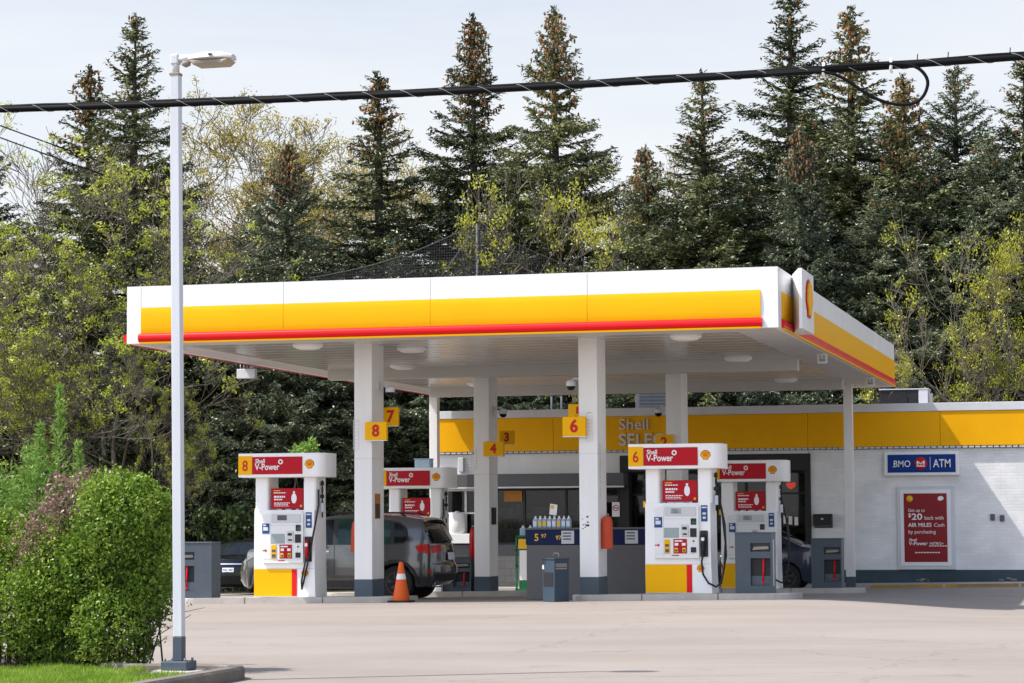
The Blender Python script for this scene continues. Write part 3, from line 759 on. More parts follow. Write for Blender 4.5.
b = MB(); b.prism([(-5.30, 2.02), (-5.24, 1.99), (-5.15, 2.02), (-5.14, 2.08), (-5.20, 2.12), (-5.28, 2.10)], 'y', yt - .004, yt); b.build('poster_badge', 'text_white', p_)
# ------------------------------------------------------------------ fuel pumps
def make_pump(number, label, loc, hose):
    t = thing('fuel_pump', label, 'fuel pump', (loc[0] - .06, loc[1], loc[2]), 'fuel pumps under the canopy'); t.scale = (1, 1, 1.018 if loc[1] < 50 else 1.03)
    B = lambda name, m, mb, par=t, **k: mb.build(name, m, par, rel=False, **k)
    b = MB(); b.prism([(-.64, 0), (.66, 0), (.64, .5), (.635, 1.70), (-.635, 1.70), (-.64, .5)], 'y', -.40, .32, .012)
    body = B('body', 'pump_white', b)
    B('yellow_panel', 'yellow_panel', MB().box(-.635, .165, -.412, -.398, .02, .545, .004), body)
    B('red_stripe', 'red_trim', MB().box(.168, .268, -.412, -.398, .02, .545, .004), body)
    pecten(body, .435, .47, -.40, .075, rel=False)
    b = MB(); b.box(-.636, .636, -.405, .405, .552, .56); B('panel_gap', 'panel_grey', b, body)
    for x0, x1 in ((-.635, -.355), (.385, .655)):
        b = MB(); b.prism(roundrect(x0, x1, -.36, .28, .05, 3), 'z', 1.70, 2.36); B('pillar', 'pump_white', b)
    # head with the sign
    pl = [(-.93, -.52), (.70, -.52)] + [(.70 + .17 * math.sin(R(a)), -.35 - .17 * math.cos(R(a))) for a in range(15, 91, 15)] + [(.87, .25)] + [(.70 + .17 * math.cos(R(a)), .25 + .17 * math.sin(R(a))) for a in range(15, 91, 15)] + [(-.93, .42)]
    b = MB(); b.prism(pl, 'z', 2.345, 2.815, .012); head = B('sign_head', 'pump_white', b, smooth=True, sharp=40)
    yp = B('number_plate', 'yellow_panel', MB().box(-.928, -.640, -.532, -.519, 2.40, 2.765), head)
    B('pump_number', 'text_red', MB().text(number, -.785, 2.475, -.534, .29, .003, .004, 'CENTER', sx=.85), yp)
    rp_ = B('red_plate', 'pump_red', MB().box(-.632, .425, -.534, -.519, 2.405, 2.745), head)
    b = MB(); b.text('Shell', -.565, 2.622, -.537, .12, .003, .002, fit=.20); b.text('V-Power', -.57, 2.49, -.537, .175, .003, .003, fit=.52)
    n = 16
    for k in range(n):
        a, c = 2 * PI * k / n, 2 * PI * (k + 1) / n
        b.prism([(-.03 + .05 * math.cos(a), 2.645 + .05 * math.sin(a)), (-.03 + .05 * math.cos(c), 2.645 + .05 * math.sin(c)), (-.03 + .026 * math.cos(c), 2.645 + .026 * math.sin(c)), (-.03 + .026 * math.cos(a), 2.645 + .026 * math.sin(a))], 'y', -.540, -.535)
    B('lettering', 'text_white', b, rp_)
    pecten(head, .575, 2.595, -.52, .10, rel=False)
    # centre panel
    cp = B('control_panel', 'pump_panel', MB().prism([(-.44, .66), (.42, .66), (.42, 1.63), (.38, 1.68), (-.24, 1.68), (-.30, 1.63), (-.44, 1.60)], 'y', -.462, -.39, .008))
    B('panel_seam', 'panel_grey', MB().box(-.27, -.262, -.465, -.46, .70, 1.58).box(.30, .306, -.465, -.46, .70, 1.62).box(-.26, .30, -.465, -.46, 1.40, 1.408).box(-.42, .40, -.465, -.46, .745, .752), cp)
    d = B('display', 'panel_grey', MB().box(-.245, .365, -.475, -.461, 1.455, 1.625, .006), cp)
    B('display_screen', 'lcd_dark' if number in '8' else 'screen_grey', MB().box(-.12, .08, -.479, -.474, 1.50, 1.60), d)
    B('display_digits', 'lcd_dark', MB().text('0.00', -.09, 1.555, -.480, .05, .001).text('0.000', -.09, 1.51, -.480, .05, .001), d)
    B('info_screen', 'screen_grey', MB().box(-.255, .03, -.474, -.461, 1.05, 1.235, .004), cp)
    B('sticker', 'sticker_blue', MB().box(-.445, -.29, -.467, -.461, 1.24, 1.44), cp)
    B('sticker_print', 'plate_white', MB().box(-.42, -.32, -.470, -.467, 1.30, 1.37).box(-.42, -.36, -.470, -.467, 1.39, 1.42), cp)
    B('card_reader', 'panel_grey', MB().box(.075, .22, -.482, -.461, 1.07, 1.29, .008), cp)
    B('card_slot', 'black_plastic', MB().box(.10, .19, -.486, -.481, 1.20, 1.25).box(.11, .19, -.486, -.481, 1.10, 1.13), cp)
    B('key_pad', 'black_plastic', MB().box(.25, .375, -.474, -.461, 1.06, 1.225, .004), cp)
    B('receipt_slot', 'black_plastic', MB().box(.265, .37, -.474, -.461, 1.29, 1.41, .004), cp)
    B('receipt_paper', 'green_rack', MB().box(.30, .355, -.477, -.474, 1.31, 1.36), cp)
    B('speaker_grille', 'black_plastic', MB().box(.26, .365, -.474, -.461, .77, .87, .004), cp); B('panel_lock', 'black_plastic', MB().box(.30, .33, -.472, -.461, .97, 1.0), cp)
    y_ = B('grade_button', 'yellow_panel', MB().box(-.25, -.145, -.476, -.461, .755, 1.015, .004), cp)
    rg = B('grade_plate', 'poster_red', MB().box(-.075, .185, -.474, -.461, .755, 1.025, .004), cp)
    B('button', 'text_yellow', MB().box(-.055, .015, -.482, -.473, .775, .86, .006).box(.10, .165, -.482, -.473, .775, .86, .006), rg)
    B('button_face', 'lcd_dark', MB().box(-.235, -.16, -.480, -.475, .775, .84).box(-.045, .005, -.485, -.481, .79, .83).box(.11, .155, -.485, -.481, .79, .83).box(-.235, -.16, -.480, -.475, .88, .93), cp)
    B('price_print', 'text_white', MB().box(-.05, .10, -.477, -.473, .975, 1.0).box(-.05, .02, -.477, -.473, .90, .95).box(.09, .16, -.477, -.473, .90, .95), rg)
    B('arrow', 'text_red', MB().prism([(-.44, .90), (-.38, .90), (-.38, .88), (-.335, .91), (-.38, .94), (-.38, .92), (-.44, .92)], 'y', -.466, -.461), cp)
    B('small_print', 'text_red', MB().box(-.11, .03, -.465, -.461, .705, .725), cp)
    bs = B('door_sticker', 'sticker_blue', MB().box(.455, .58, -.406, -.399, 1.35, 1.655))
    B('sticker_print', 'plate_white', MB().box(.47, .565, -.409, -.406, 1.60, 1.625).box(.485, .55, -.409, -.406, 1.48, 1.52).box(.49, .545, -.409, -.406, 1.40, 1.44), bs)
    # red advert between the pillars
    p = B('advert', 'poster_red', MB().box(-.315, .365, -.30, -.26, 1.725, 2.13, .008))
    b = MB()
    for x0, x1, z, h in ((-.26, .0, 2.03, .02), (-.25, -.02, 1.945, .035), (-.25, -.08, 1.895, .03), (-.25, .08, 1.83, .018), (-.25, .04, 1.80, .014), (-.25, .06, 1.775, .01)):
        if z in (1.945, 1.83): B('advert_lettering', 'text_white', b, p); b = MB()
        x = x0
        while x < x1:
            w_ = .025 + .03 * ((x * 37.7 + z * 11) % 1); b.box(x, min(x1, x + w_), -.304, -.299, z, z + h); x += w_ + .012
    B('advert_lettering', 'text_white', b, p); b = MB()
    b.prism([(.17 + .055 * math.cos(a), 1.93 + .10 * math.sin(a)) for a in [R(20 * k) for k in range(18)]], 'y', -.304, -.299)
    b.box(.15, .19, -.304, -.299, 2.03, 2.07)
    B('advert_picture', 'text_white', b, p)
    B('advert_mark', 'text_yellow', MB().box(.30, .34, -.304, -.299, 1.76, 1.80), p); B('advert_heading', 'text_yellow', MB().box(-.26, -.12, -.304, -.299, 2.075, 2.09), p)
    b = MB()
    for x0, x1 in ((-.2, -.1), (-.02, .1), (.2, .26)): b.box(x0, x1, -.28, -.2, 1.69, 1.73)
    B('advert_bracket', 'panel_grey', b)
    # nozzle in its holster, hose, swivels
    hz = B('nozzle_holster', 'black_plastic', MB().box(.435, .585, -.425, -.399, .69, 1.18, .015))
    b = MB(); b.tube([(.505, -.44, 1.10), (.505, -.49, 1.03), (.505, -.49, .90), (.505, -.46, .74)], [.03, .042, .038, .022], 10)
    b.box(.488, .522, -.53, -.49, .80, .98, .01)
    nz_ = B('nozzle', 'tail_red' if hose == 'red' else 'black_rubber', b)
    B('nozzle_label', 'text_white', MB().box(.475, .535, -.541, -.534, .99, 1.05, .004), nz_)
    if hose == 'red':
        b = MB(); b.tube([(.69, -.30, 2.10), (.70, -.33, 1.8), (.665, -.42, 1.45), (.58, -.47, .95), (.47, -.47, .45), (.39, -.46, .15)], .02, 8)
        b.tube([(.39, -.46, .15), (.395, -.49, .30), (.43, -.49, .50), (.48, -.46, .74)], .018, 8)
    else:
        b = MB(); b.tube([(.50, -.46, .74), (.47, -.49, .60), (.50, -.50, .36), (.60, -.49, .20), (.74, -.46, .13), (.83, -.40, .20), (.875, -.30, .5), (.87, -.1, .95), (.80, 0, 1.5), (.72, .0, 1.9)], .02, 8)
        b.tube([(.71, .15, 1.85), (.83, .1, 1.3), (.85, .1, .7), (.80, .08, .42), (.72, .12, .6)], .018, 8)
    B('hose', 'black_rubber', b, smooth=True)
    b = MB()
    for sx_ in (-1, 1):
        for z, r, h in ((2.18, .035, .08), (2.05, .022, .1), (1.93, .04, .07), (1.78, .03, .08)): b.cyl((sx_ * .70, -.1, z), (sx_ * .70, -.1, z + h), r, n=10)
        b.cyl((sx_ * .70, -.1, 1.55), (sx_ * .70, -.1, 2.28), .016, n=8)
    B('hose_swivel', 'black_plastic', b)
    B('swivel_tag', 'text_yellow', MB().box(-.725, -.675, -.14, -.06, 1.62, 1.74, .008))
    B('swivel_label', 'plate_white', MB().box(.675, .735, -.145, -.06, 1.66, 1.84, .008))
    return t
make_pump('8', 'white fuel pump numbered 8 with sunlit yellow base, in front of the SUV bonnet', (-16.56, 46.82, gz(-16.56, 46.4) + .117), 'red')
make_pump('6', 'white fuel pump numbered 6 in the front row beside the orange-bagged column', (-8.58, 46.82, gz(-8.58, 46.4) + .117), 'loop')
make_pump('4', 'shaded fuel pump in the back row behind the grey SUV', (-16.50, 55.65, gz(-16.5, 55.2) + .117), 'red')
make_pump('2', 'shaded fuel pump numbered 2, half hidden by the number 6 pump and a waste cabinet', (-8.59, 55.65, gz(-8.6, 55.2) + .117), 'loop')
t = thing('plastic_tub', 'translucent pale blue tub on top of the back-row pump behind the SUV', 'tub', (-16.38, 55.5, 2.80))
b = MB(); b.prism(roundrect(-16.58, -16.19, 55.35, 55.65, .04, 3), 'z', 2.78, 2.985, .01); b.build('tub_body', 'blue_tint', t)
MB().prism(roundrect(-16.60, -16.17, 55.33, 55.67, .05, 3), 'z', 2.986, 3.01, .005).build('tub_lid', 'blue_tint', t)

# ------------------------------------------------------------------ number signs on the columns
def number_sign(n, x0, x1, z0, z1, y, dim, lab):
    t = thing('number_sign', lab, 'number sign', ((x0 + x1) / 2, y, z0), 'yellow pump number signs on the columns')
    f = MB().box(x0, x1, y, y + .11, z0, z1, .012).build('sign_box', 'yellow_panel', t)
    MB().text(n, (x0 + x1) / 2, z0 + (z1 - z0) * .22, y - .003, (z1 - z0) * .88, .003, .012, 'CENTER', sx=.95).build('sign_number', 'text_red', f)
    MB().box(x0 + .005, x1 - .005, y + .005, y + .105, z0 - .014, z0 - .001).build('sign_edge', 'white_panel', f)
number_sign('8', -14.85, -14.40, 3.15, 3.51, 46.17, 0, 'sunlit yellow sign with bold red 8 on the column by the SUV')
number_sign('7', -14.80, -14.48, 3.47, 3.84, 47.2, 0, 'yellow sign with red 7 just above and behind sign 8')
number_sign('6', -10.84, -10.38, 3.17, 3.55, 46.17, 0, 'yellow sign with bold red 6 on the column by the orange cover')
number_sign('5', -10.96, -10.52, 3.47, 3.84, 47.2, 0, 'yellow sign with red 5 half hidden behind sign 6')
number_sign('4', -14.86, -14.37, 3.04, 3.38, 55.2, 0, 'shaded yellow sign with red 4 on the column above the SUV tail')
number_sign('3', -14.75, -14.40, 3.35, 3.67, 56.3, 0, 'dim yellow sign with red 3 just above and behind sign 4')
number_sign('2', -10.78, -10.36, 3.13, 3.48, 55.2, 0, 'shaded yellow sign with red 2 just above the head of the number 6 pump')
number_sign('1', -10.75, -10.40, 3.50, 3.83, 56.0, 0, 'dim yellow sign above sign 2, half hidden by the column before the shop lettering')

# ------------------------------------------------------------------ cameras, hanging boxes
def dome_camera(x, y, z, side, lab, dark=False):
    t = thing('security_camera', lab, 'security camera', (x, y, z), 'dome cameras on the columns')
    b = MB(); b.box(x - side * .02, x + side * .02, y - .06, y + .06, z - .05, z + .1, .005); b.tube([(x, y, z + .04), (x + side * .18, y, z + .05), (x + side * .24, y, z + .0)], .022, 8); b.build('bracket', 'galvanised', t)
    MB().lathe([(.06, z + .02), (.095, z - .01), (.10, z - .07), (.09, z - .10)], (x + side * .24, y, 0), 'z', 18).build('housing', 'frame_dark' if dark else 'galvanised', t, smooth=True)
    MB().lathe([(.085, z - .101), (.08, z - .14), (.05, z - .175), (.01, z - .185)], (x + side * .24, y, 0), 'z', 18).build('dome', 'car_glass', t, smooth=True)
dome_camera(-14.745, 46.75, 4.22, 1, 'white dome camera on the column that carries signs 7 and 8')
dome_camera(-10.555, 46.75, 4.27, -1, 'white dome camera on the column that carries signs 5 and 6')
dome_camera(-14.745, 55.7, 4.14, 1, 'dome camera on the column beside sign 3')
dome_camera(-10.555, 55.7, 4.10, -1, 'dome camera on the shaded column above the shop lettering')
t = thing('hanging_box', 'small pale box hanging under the canopy edge nearest the lamp post', 'flood light', (-19.15, 51, 4.85))
MB().box(-19.38, -18.95, 51, 51.16, 4.72, 4.93, .012).build('box_body', 'galvanised', t)
b = MB()
for k in range(5): b.cyl((-19.32 + .08 * k, 51.08, 4.92), (-19.32 + .08 * k, 51.08, 5.03), .008, n=6)
b.build('hanger', 'steel', t)
t = thing('hanging_lamp', 'small round white lamp under the canopy corner by the lamp post', 'lamp', (-18.5, 46.2, 5))
MB().lathe([(.08, 5.04), (.19, 4.99), (.19, 4.95), (.05, 4.93)], (-18.6, 45.6, 0), 'z', 20).build('lamp_body', 'diffuser', t)
for yy, lab in ((51.4, 'small framed square tag under the canopy edge below the shell emblem'), (60.8, 'small framed square tag under the canopy edge near the roof air conditioner')):
    t = thing('hanging_tag', lab, 'tag', (XR - .05, yy, 4.9), 'square tags under the canopy edge')
    f = MB().box(XR - .18, XR + .03, yy, yy + .02, 4.80, 5.01, .004).build('tag_plate', 'panel_grey', t)
    MB().box(XR - .14, XR - .01, yy - .004, yy, 4.84, 4.90).box(XR - .13, XR - .10, yy - .004, yy, 4.91, 4.97).box(XR - .06, XR - .02, yy - .004, yy, 4.91, 4.97).build('tag_print', 'tan_brick', f)
    MB().box(XR - .08, XR - .07, yy + .005, yy + .015, 5.01, 5.06).build('tag_hanger', 'steel', t)

# ------------------------------------------------------------------ waste / squeegee cabinets
def service_cabinet(x0, x1, y, h, lab, zb, flip=False, bold=False):
    w_ = x1 - x0; t = thing('service_cabinet', lab, 'waste cabinet', ((x0 + x1) / 2, y, zb), 'slate waste and squeegee cabinets by the pumps')
    a, c = (.42, .96) if not flip else (.04, .58)
    rx0, rx1 = x0 + w_ * a, x0 + w_ * c
    z1, z2, z3, z4 = zb + h * .13, zb + h * .59, zb + h * .70, zb + h * .845
    b = MB()
    b.box(x0, rx0, y, y + .10, zb, zb + h).box(rx1, x1, y, y + .10, zb, zb + h)
    b.box(rx0, rx1, y, y + .10, zb, z1).box(rx0, rx1, y, y + .10, z2, z3).box(rx0, rx1, y, y + .10, z4, zb + h)
    b.box(x0, x1, y + .101, y + .50, zb, zb + h)
    b.build('cabinet_body', 'slate_bin', t)
    MB().box(x0 - .012, x1 + .012, y - .012, y + .512, zb + h, zb + h + .03, .008).build('cabinet_top', 'slate_bin', t)
    MB().box(rx0 + .005, rx1 - .005, y + .092, y + .0995, z1 + .005, z2 - .005).build('bucket_recess', 'frame_dark', t)
    MB().box(rx0 + .005, rx1 - .005, y + .06, y + .0995, z1 + .005, z1 + (z2 - z1) * .35).build('bucket', 'slate_paint', t)
    b = MB()
    b.prism([(rx0 + .03, z3 + .03), (rx1 - .03, z3 + .05), (rx1 - .05, z3 + .10), (rx0 + .06, z3 + .09)], 'y', y + .03, y + .10); b.build('paper_towels', 'tan_brick', t)
    xm = rx0 + (rx1 - rx0) * .62
    b = MB(); b.tube([(xm + .012, y + .03, z2 - .01), (xm - .01, y + .06, z1 + .05)], .017, 8); b.box(xm - .035, xm + .02, y + .035, y + .075, z1 + .04, z1 + .07)
    b.build('squeegee', 'red_trim', t)
    if bold: MB().box(x1 + .001, x1 + .006, y + .14, y + .26, zb + h * .12, zb + h * .9).build('side_label', 'panel_grey', t)
service_cabinet(-18.98, -18.10, 46.25, 1.09, 'slate waste cabinet with its recess next to the lamp post, by the black car', gz(-18.4, 46.25) + .115, True)
service_cabinet(-7.50, -6.80, 46.18, 1.12, 'slate waste cabinet with red squeegee, in front of the shaded number 2 pump', gz(-7.2, 46.2) + .115, bold=True)
service_cabinet(-7.25, -6.57, 55.3, 1.09, 'slate waste cabinet in front of the white brick wall below the drop box', gz(-7, 55.3) + .11)
service_cabinet(-15.95, -15.21, 55.35, .78, 'low dark waste cabinet between the SUV tail and the column with sign 4', gz(-15.5, 55.3) + .11)

t = thing('litter_bin', 'free-standing dark blue litter bin with a handle in front of the grey display cabinet', 'litter bin', (-10.86, 45.62, gz(-11, 45.6)), rotz=R(-38))
B = lambda name, m, mb, par=t, **k: mb.build(name, m, par, rel=False, **k)
b = MB(); b.prism([(-.18, 0), (.18, 0), (.19, .8), (-.19, .8)], 'y', -.18, .18, .012); B('bin_body', 'blue_bin', b)
B('bin_lid', 'blue_bin', MB().box(-.2, .2, -.195, .195, .80, .83, .01))
b = MB(); b.tube([(-.07, 0, .83), (-.07, 0, .90), (-.05, 0, .92), (.07, 0, .92), (.09, 0, .90), (.09, 0, .83)], .013, 8); B('bin_handle', 'tan_brick', b)
b = MB()
for z in (.62, .665, .70): b.box(.186, .192, -.15, .12, z, z + .025)
B('bin_label', 'tan_brick', b)
B('bin_sticker', 'text_white', MB().box(-.175, -.12, -.192, -.187, .62, .70))
B('bin_recess', 'frame_dark', MB().box(-.14, .14, -.1885, -.186, .3, .56))

# traffic cone
t = thing('traffic_cone', 'orange traffic cone with white band behind the island by the SUV rear wheel', 'traffic cone', (-14.07, 46.05, gz(-13.9, 46.1))); CS = 1.09
cx_, cy_, cz_ = t.location
MB().prism(roundrect(cx_ - .23, cx_ + .23, cy_ - .23, cy_ + .23, .06, 3), 'z', cz_ + CS * .002, cz_ + CS * .035, .008).build('cone_base', 'black_rubber', t)
MB().lathe([(.165, cz_ + CS * .036), (.168, cz_ + CS * .06), (.098, cz_ + CS * .41)], (cx_, cy_, 0), 'z', 24).build('cone_body', 'orange_cone', t, smooth=True)
MB().lathe([(.0985, cz_ + CS * .411), (.080, cz_ + CS * .51)], (cx_, cy_, 0), 'z', 24).build('cone_collar', 'cone_band', t, smooth=True)
MB().lathe([(.0795, cz_ + CS * .511), (.043, cz_ + CS * .70), (.036, cz_ + CS * .72), (.02, cz_ + CS * .722)], (cx_, cy_, 0), 'z', 24).build('cone_tip', 'orange_cone', t, smooth=True)

# extinguisher covers
def cover(x, y, z0, z1, m, lab, w_=.12):
    t = thing('extinguisher_cover', lab, 'extinguisher cover', (x, y, z0), 'cloth-covered extinguishers on the columns')
    h = z1 - z0
    b = MB(); b.lathe([(.02, z0), (w_ * .95, z0 + .01), (w_, z0 + .06), (w_ * .99, z0 + h * .35), (w_ * .93, z0 + h * .75), (w_ * .82, z0 + h * .90), (w_ * .55, z0 + h * .98), (.02, z1)], (x, y, 0), 'z', 20)
    for v in b.bm.verts:
        a = math.atan2(v.co.y - y, v.co.x - x); k = 1 + .06 * math.sin(5 * a + v.co.z * 9); v.co.x = x + (v.co.x - x) * k; v.co.y = y + (v.co.y - y) * k * .8
    b.build('cover_cloth', m, t, smooth=True)
    b = MB(); b.tube([(x - .03, y, z1 - .01), (x - .03, y, z1 + .04), (x + .03, y, z1 + .04), (x + .03, y, z1 - .01)], .008, 6); b.build('hook', 'steel', t)
cover(-10.07, 46.60, .99, 1.63, 'orange_cover', 'orange cloth extinguisher cover in full view on the column with sign 6')
cover(-15.22, 46.80, .93, 1.57, 'orange_cover', 'orange cloth extinguisher cover peeping out behind the column with sign 8')
cover(-15.19, 55.5, .60, 1.38, 'tail_red', 'slim red extinguisher cover on the column behind the SUV tail', .10)

# grey display cabinet with washer fluid
gc = gz(-10.8, 48.3)
t = thing('display_cabinet', 'wide grey display cabinet with blue price strip behind the number 6 column', 'display cabinet', (-10.85, 48.2, gc))
MB().box(-12.01, -9.58, 47.92, 48.6, gc, 1.06, .01).build('cabinet_body', 'cabinet_grey', t)
MB().box(-10.858, -10.85, 47.912, 47.921, gc + .02, 1.05).build('door_gap', 'frame_dark', t)
hd = MB().box(-12.02, -9.57, 47.90, 48.62, 1.062, 1.36, .008).build('price_strip', 'navy_strip', t)
b = MB(); b.text('5', -11.84, 1.14, 47.897, .20, .003, .003, sx=.95); b.text('97', -11.70, 1.20, 47.897, .11, .003, .001); b.build('price_lettering', 'text_yellow', hd); b = MB(); b.text('97', -11.40, 1.16, 47.897, .12, .003, .002)
b.build('price_lettering', 'text_yellow', hd)
for x0, x1 in ((-11.28, -11.02), (-9.98, -9.72)):
    MB().box(x0, x1, 47.89, 47.899, 1.08, 1.34).build('price_sheet', 'panel_grey', hd)
    b = MB()
    for z in (1.28, 1.22, 1.16): b.box(x0 + .03, x0 + .2, 47.886, 47.89, z, z + .025)
    b.build('sheet_lettering', 'slate_bin', hd)
MB().box(-12.03, -9.56, 47.88, 48.64, 1.362, 1.40, .008).build('cabinet_top', 'cabinet_grey', t)
def jug(x, y, z, m, lab, grp):
    t = thing('fluid_jug', lab, 'jug', (x, y, z), grp)
    MB().prism(roundrect(x - .046, x + .046, y - .07, y + .07, .02, 2), 'z', z, z + .17, .008).build('jug_body', 'jug_blue', t)
    MB().lathe([(.044, z + .171), (.018, z + .205), (.018, z + .235), (.008, z + .236)], (x, y, 0), 'z', 10).build('jug_neck', 'text_white', t)
    MB().box(x - .036, x + .036, y - .075, y - .071, z + .03, z + .13).build('jug_label', m, t)
for k in range(8):
    x = -11.86 + .098 * k
    yel = k in (1, 2, 5)
    jug(x, 48.1, 1.40, 'jug_yellow' if yel else 'plate_white', 'washer fluid jug with yellow label on the grey cabinet' if yel else 'washer fluid jug with pale label on the grey cabinet', 'yellow labelled jugs on the grey cabinet' if yel else 'pale labelled jugs on the grey cabinet')
t = thing('price_card', 'small white and yellow card standing above the washer fluid jugs', 'price card', (-11.52, 48.25, 1.40))
MB().cyl((-11.52, 48.26, 1.40), (-11.52, 48.26, 1.70), .008, n=8).build('card_stick', 'steel', t)
f = MB().prism([(-11.61, 1.67), (-11.46, 1.645), (-11.44, 1.86), (-11.59, 1.885)], 'y', 48.24, 48.25).build('card', 'text_white', t)
MB().prism([(-11.58, 1.79), (-11.52, 1.78), (-11.51, 1.85), (-11.57, 1.86)], 'y', 48.232, 48.239).build('card_mark', 'text_yellow', f)

# green rack near the shop
rz = gz(-16, 63.6) + .0
t = thing('newspaper_rack', 'narrow green rack with yellow sign beside the grey display cabinet', 'rack', (-16, 63.6, rz))
b = MB()
for x in (-16.22, -15.42):
    for y in (63.5, 63.9): b.box(x, x + .05, y, y + .05, rz, 1.14)
for z in (rz + .04, .3, .72, 1.09): b.box(-16.22, -15.37, 63.5, 63.95, z, z + .04)
b.build('rack_frame', 'green_rack', t)
MB().box(-16.16, -15.42, 63.90, 63.93, rz + .08, 1.08).build('rack_back', 'green_rack', t)
s_ = MB().box(-16.13, -15.6, 63.47, 63.49, .78, 1.04).build('rack_sign', 'text_yellow', t)
MB().box(-16.10, -15.6, 63.47, 63.49, -.05, .74).build('rack_panel', 'text_white', t)
MB().prism([(-15.9, .9), (-15.75, .96), (-15.68, .88), (-15.8, .84)], 'y', 63.465, 63.47).build('sign_mark', 'green_rack', s_)
MB().prism([(-15.9, .05), (-15.82, .2), (-15.75, .05)], 'y', 63.465, 63.469).build('panel_mark', 'text_red', t)
for k in range(3):
    t = thing('fluid_jug', 'pale jug standing on top of the green rack', 'jug', (-16.05 + .2 * k, 63.7, 1.13), 'pale jugs on the green rack')
    x = -16.05 + .2 * k
    MB().prism(roundrect(x - .08, x + .08, 63.62, 63.78, .03, 2), 'z', 1.131, 1.33, .01).build('jug_body', 'jug_blue', t)
    MB().lathe([(.06, 1.331), (.025, 1.37), (.025, 1.40), (.01, 1.401)], (x, 63.7, 0), 'z', 10).build('jug_neck', 'text_white', t)
t = thing('plastic_barrel', 'white rounded plastic container on the ledge of the shop window behind the SUV', 'container', (-18.6, WY - .24, 1.17))
b = MB(); b.lathe([(.02, 1.171), (.20, 1.172), (.235, 1.22), (.24, 1.45), (.235, 1.68), (.20, 1.75), (.02, 1.76)], (-18.6, WY - .26, 0), 'z', 24)
for v in b.bm.verts: v.co.y = WY - .24 + (v.co.y - WY + .26) * .7
b.build('container_body', 'white_panel', t, smooth=True)
MB().lathe([(.06, 1.761), (.06, 1.80), (.01, 1.801)], (-18.6, WY - .24, 0), 'z', 14).build('container_cap', 'white_panel', t)

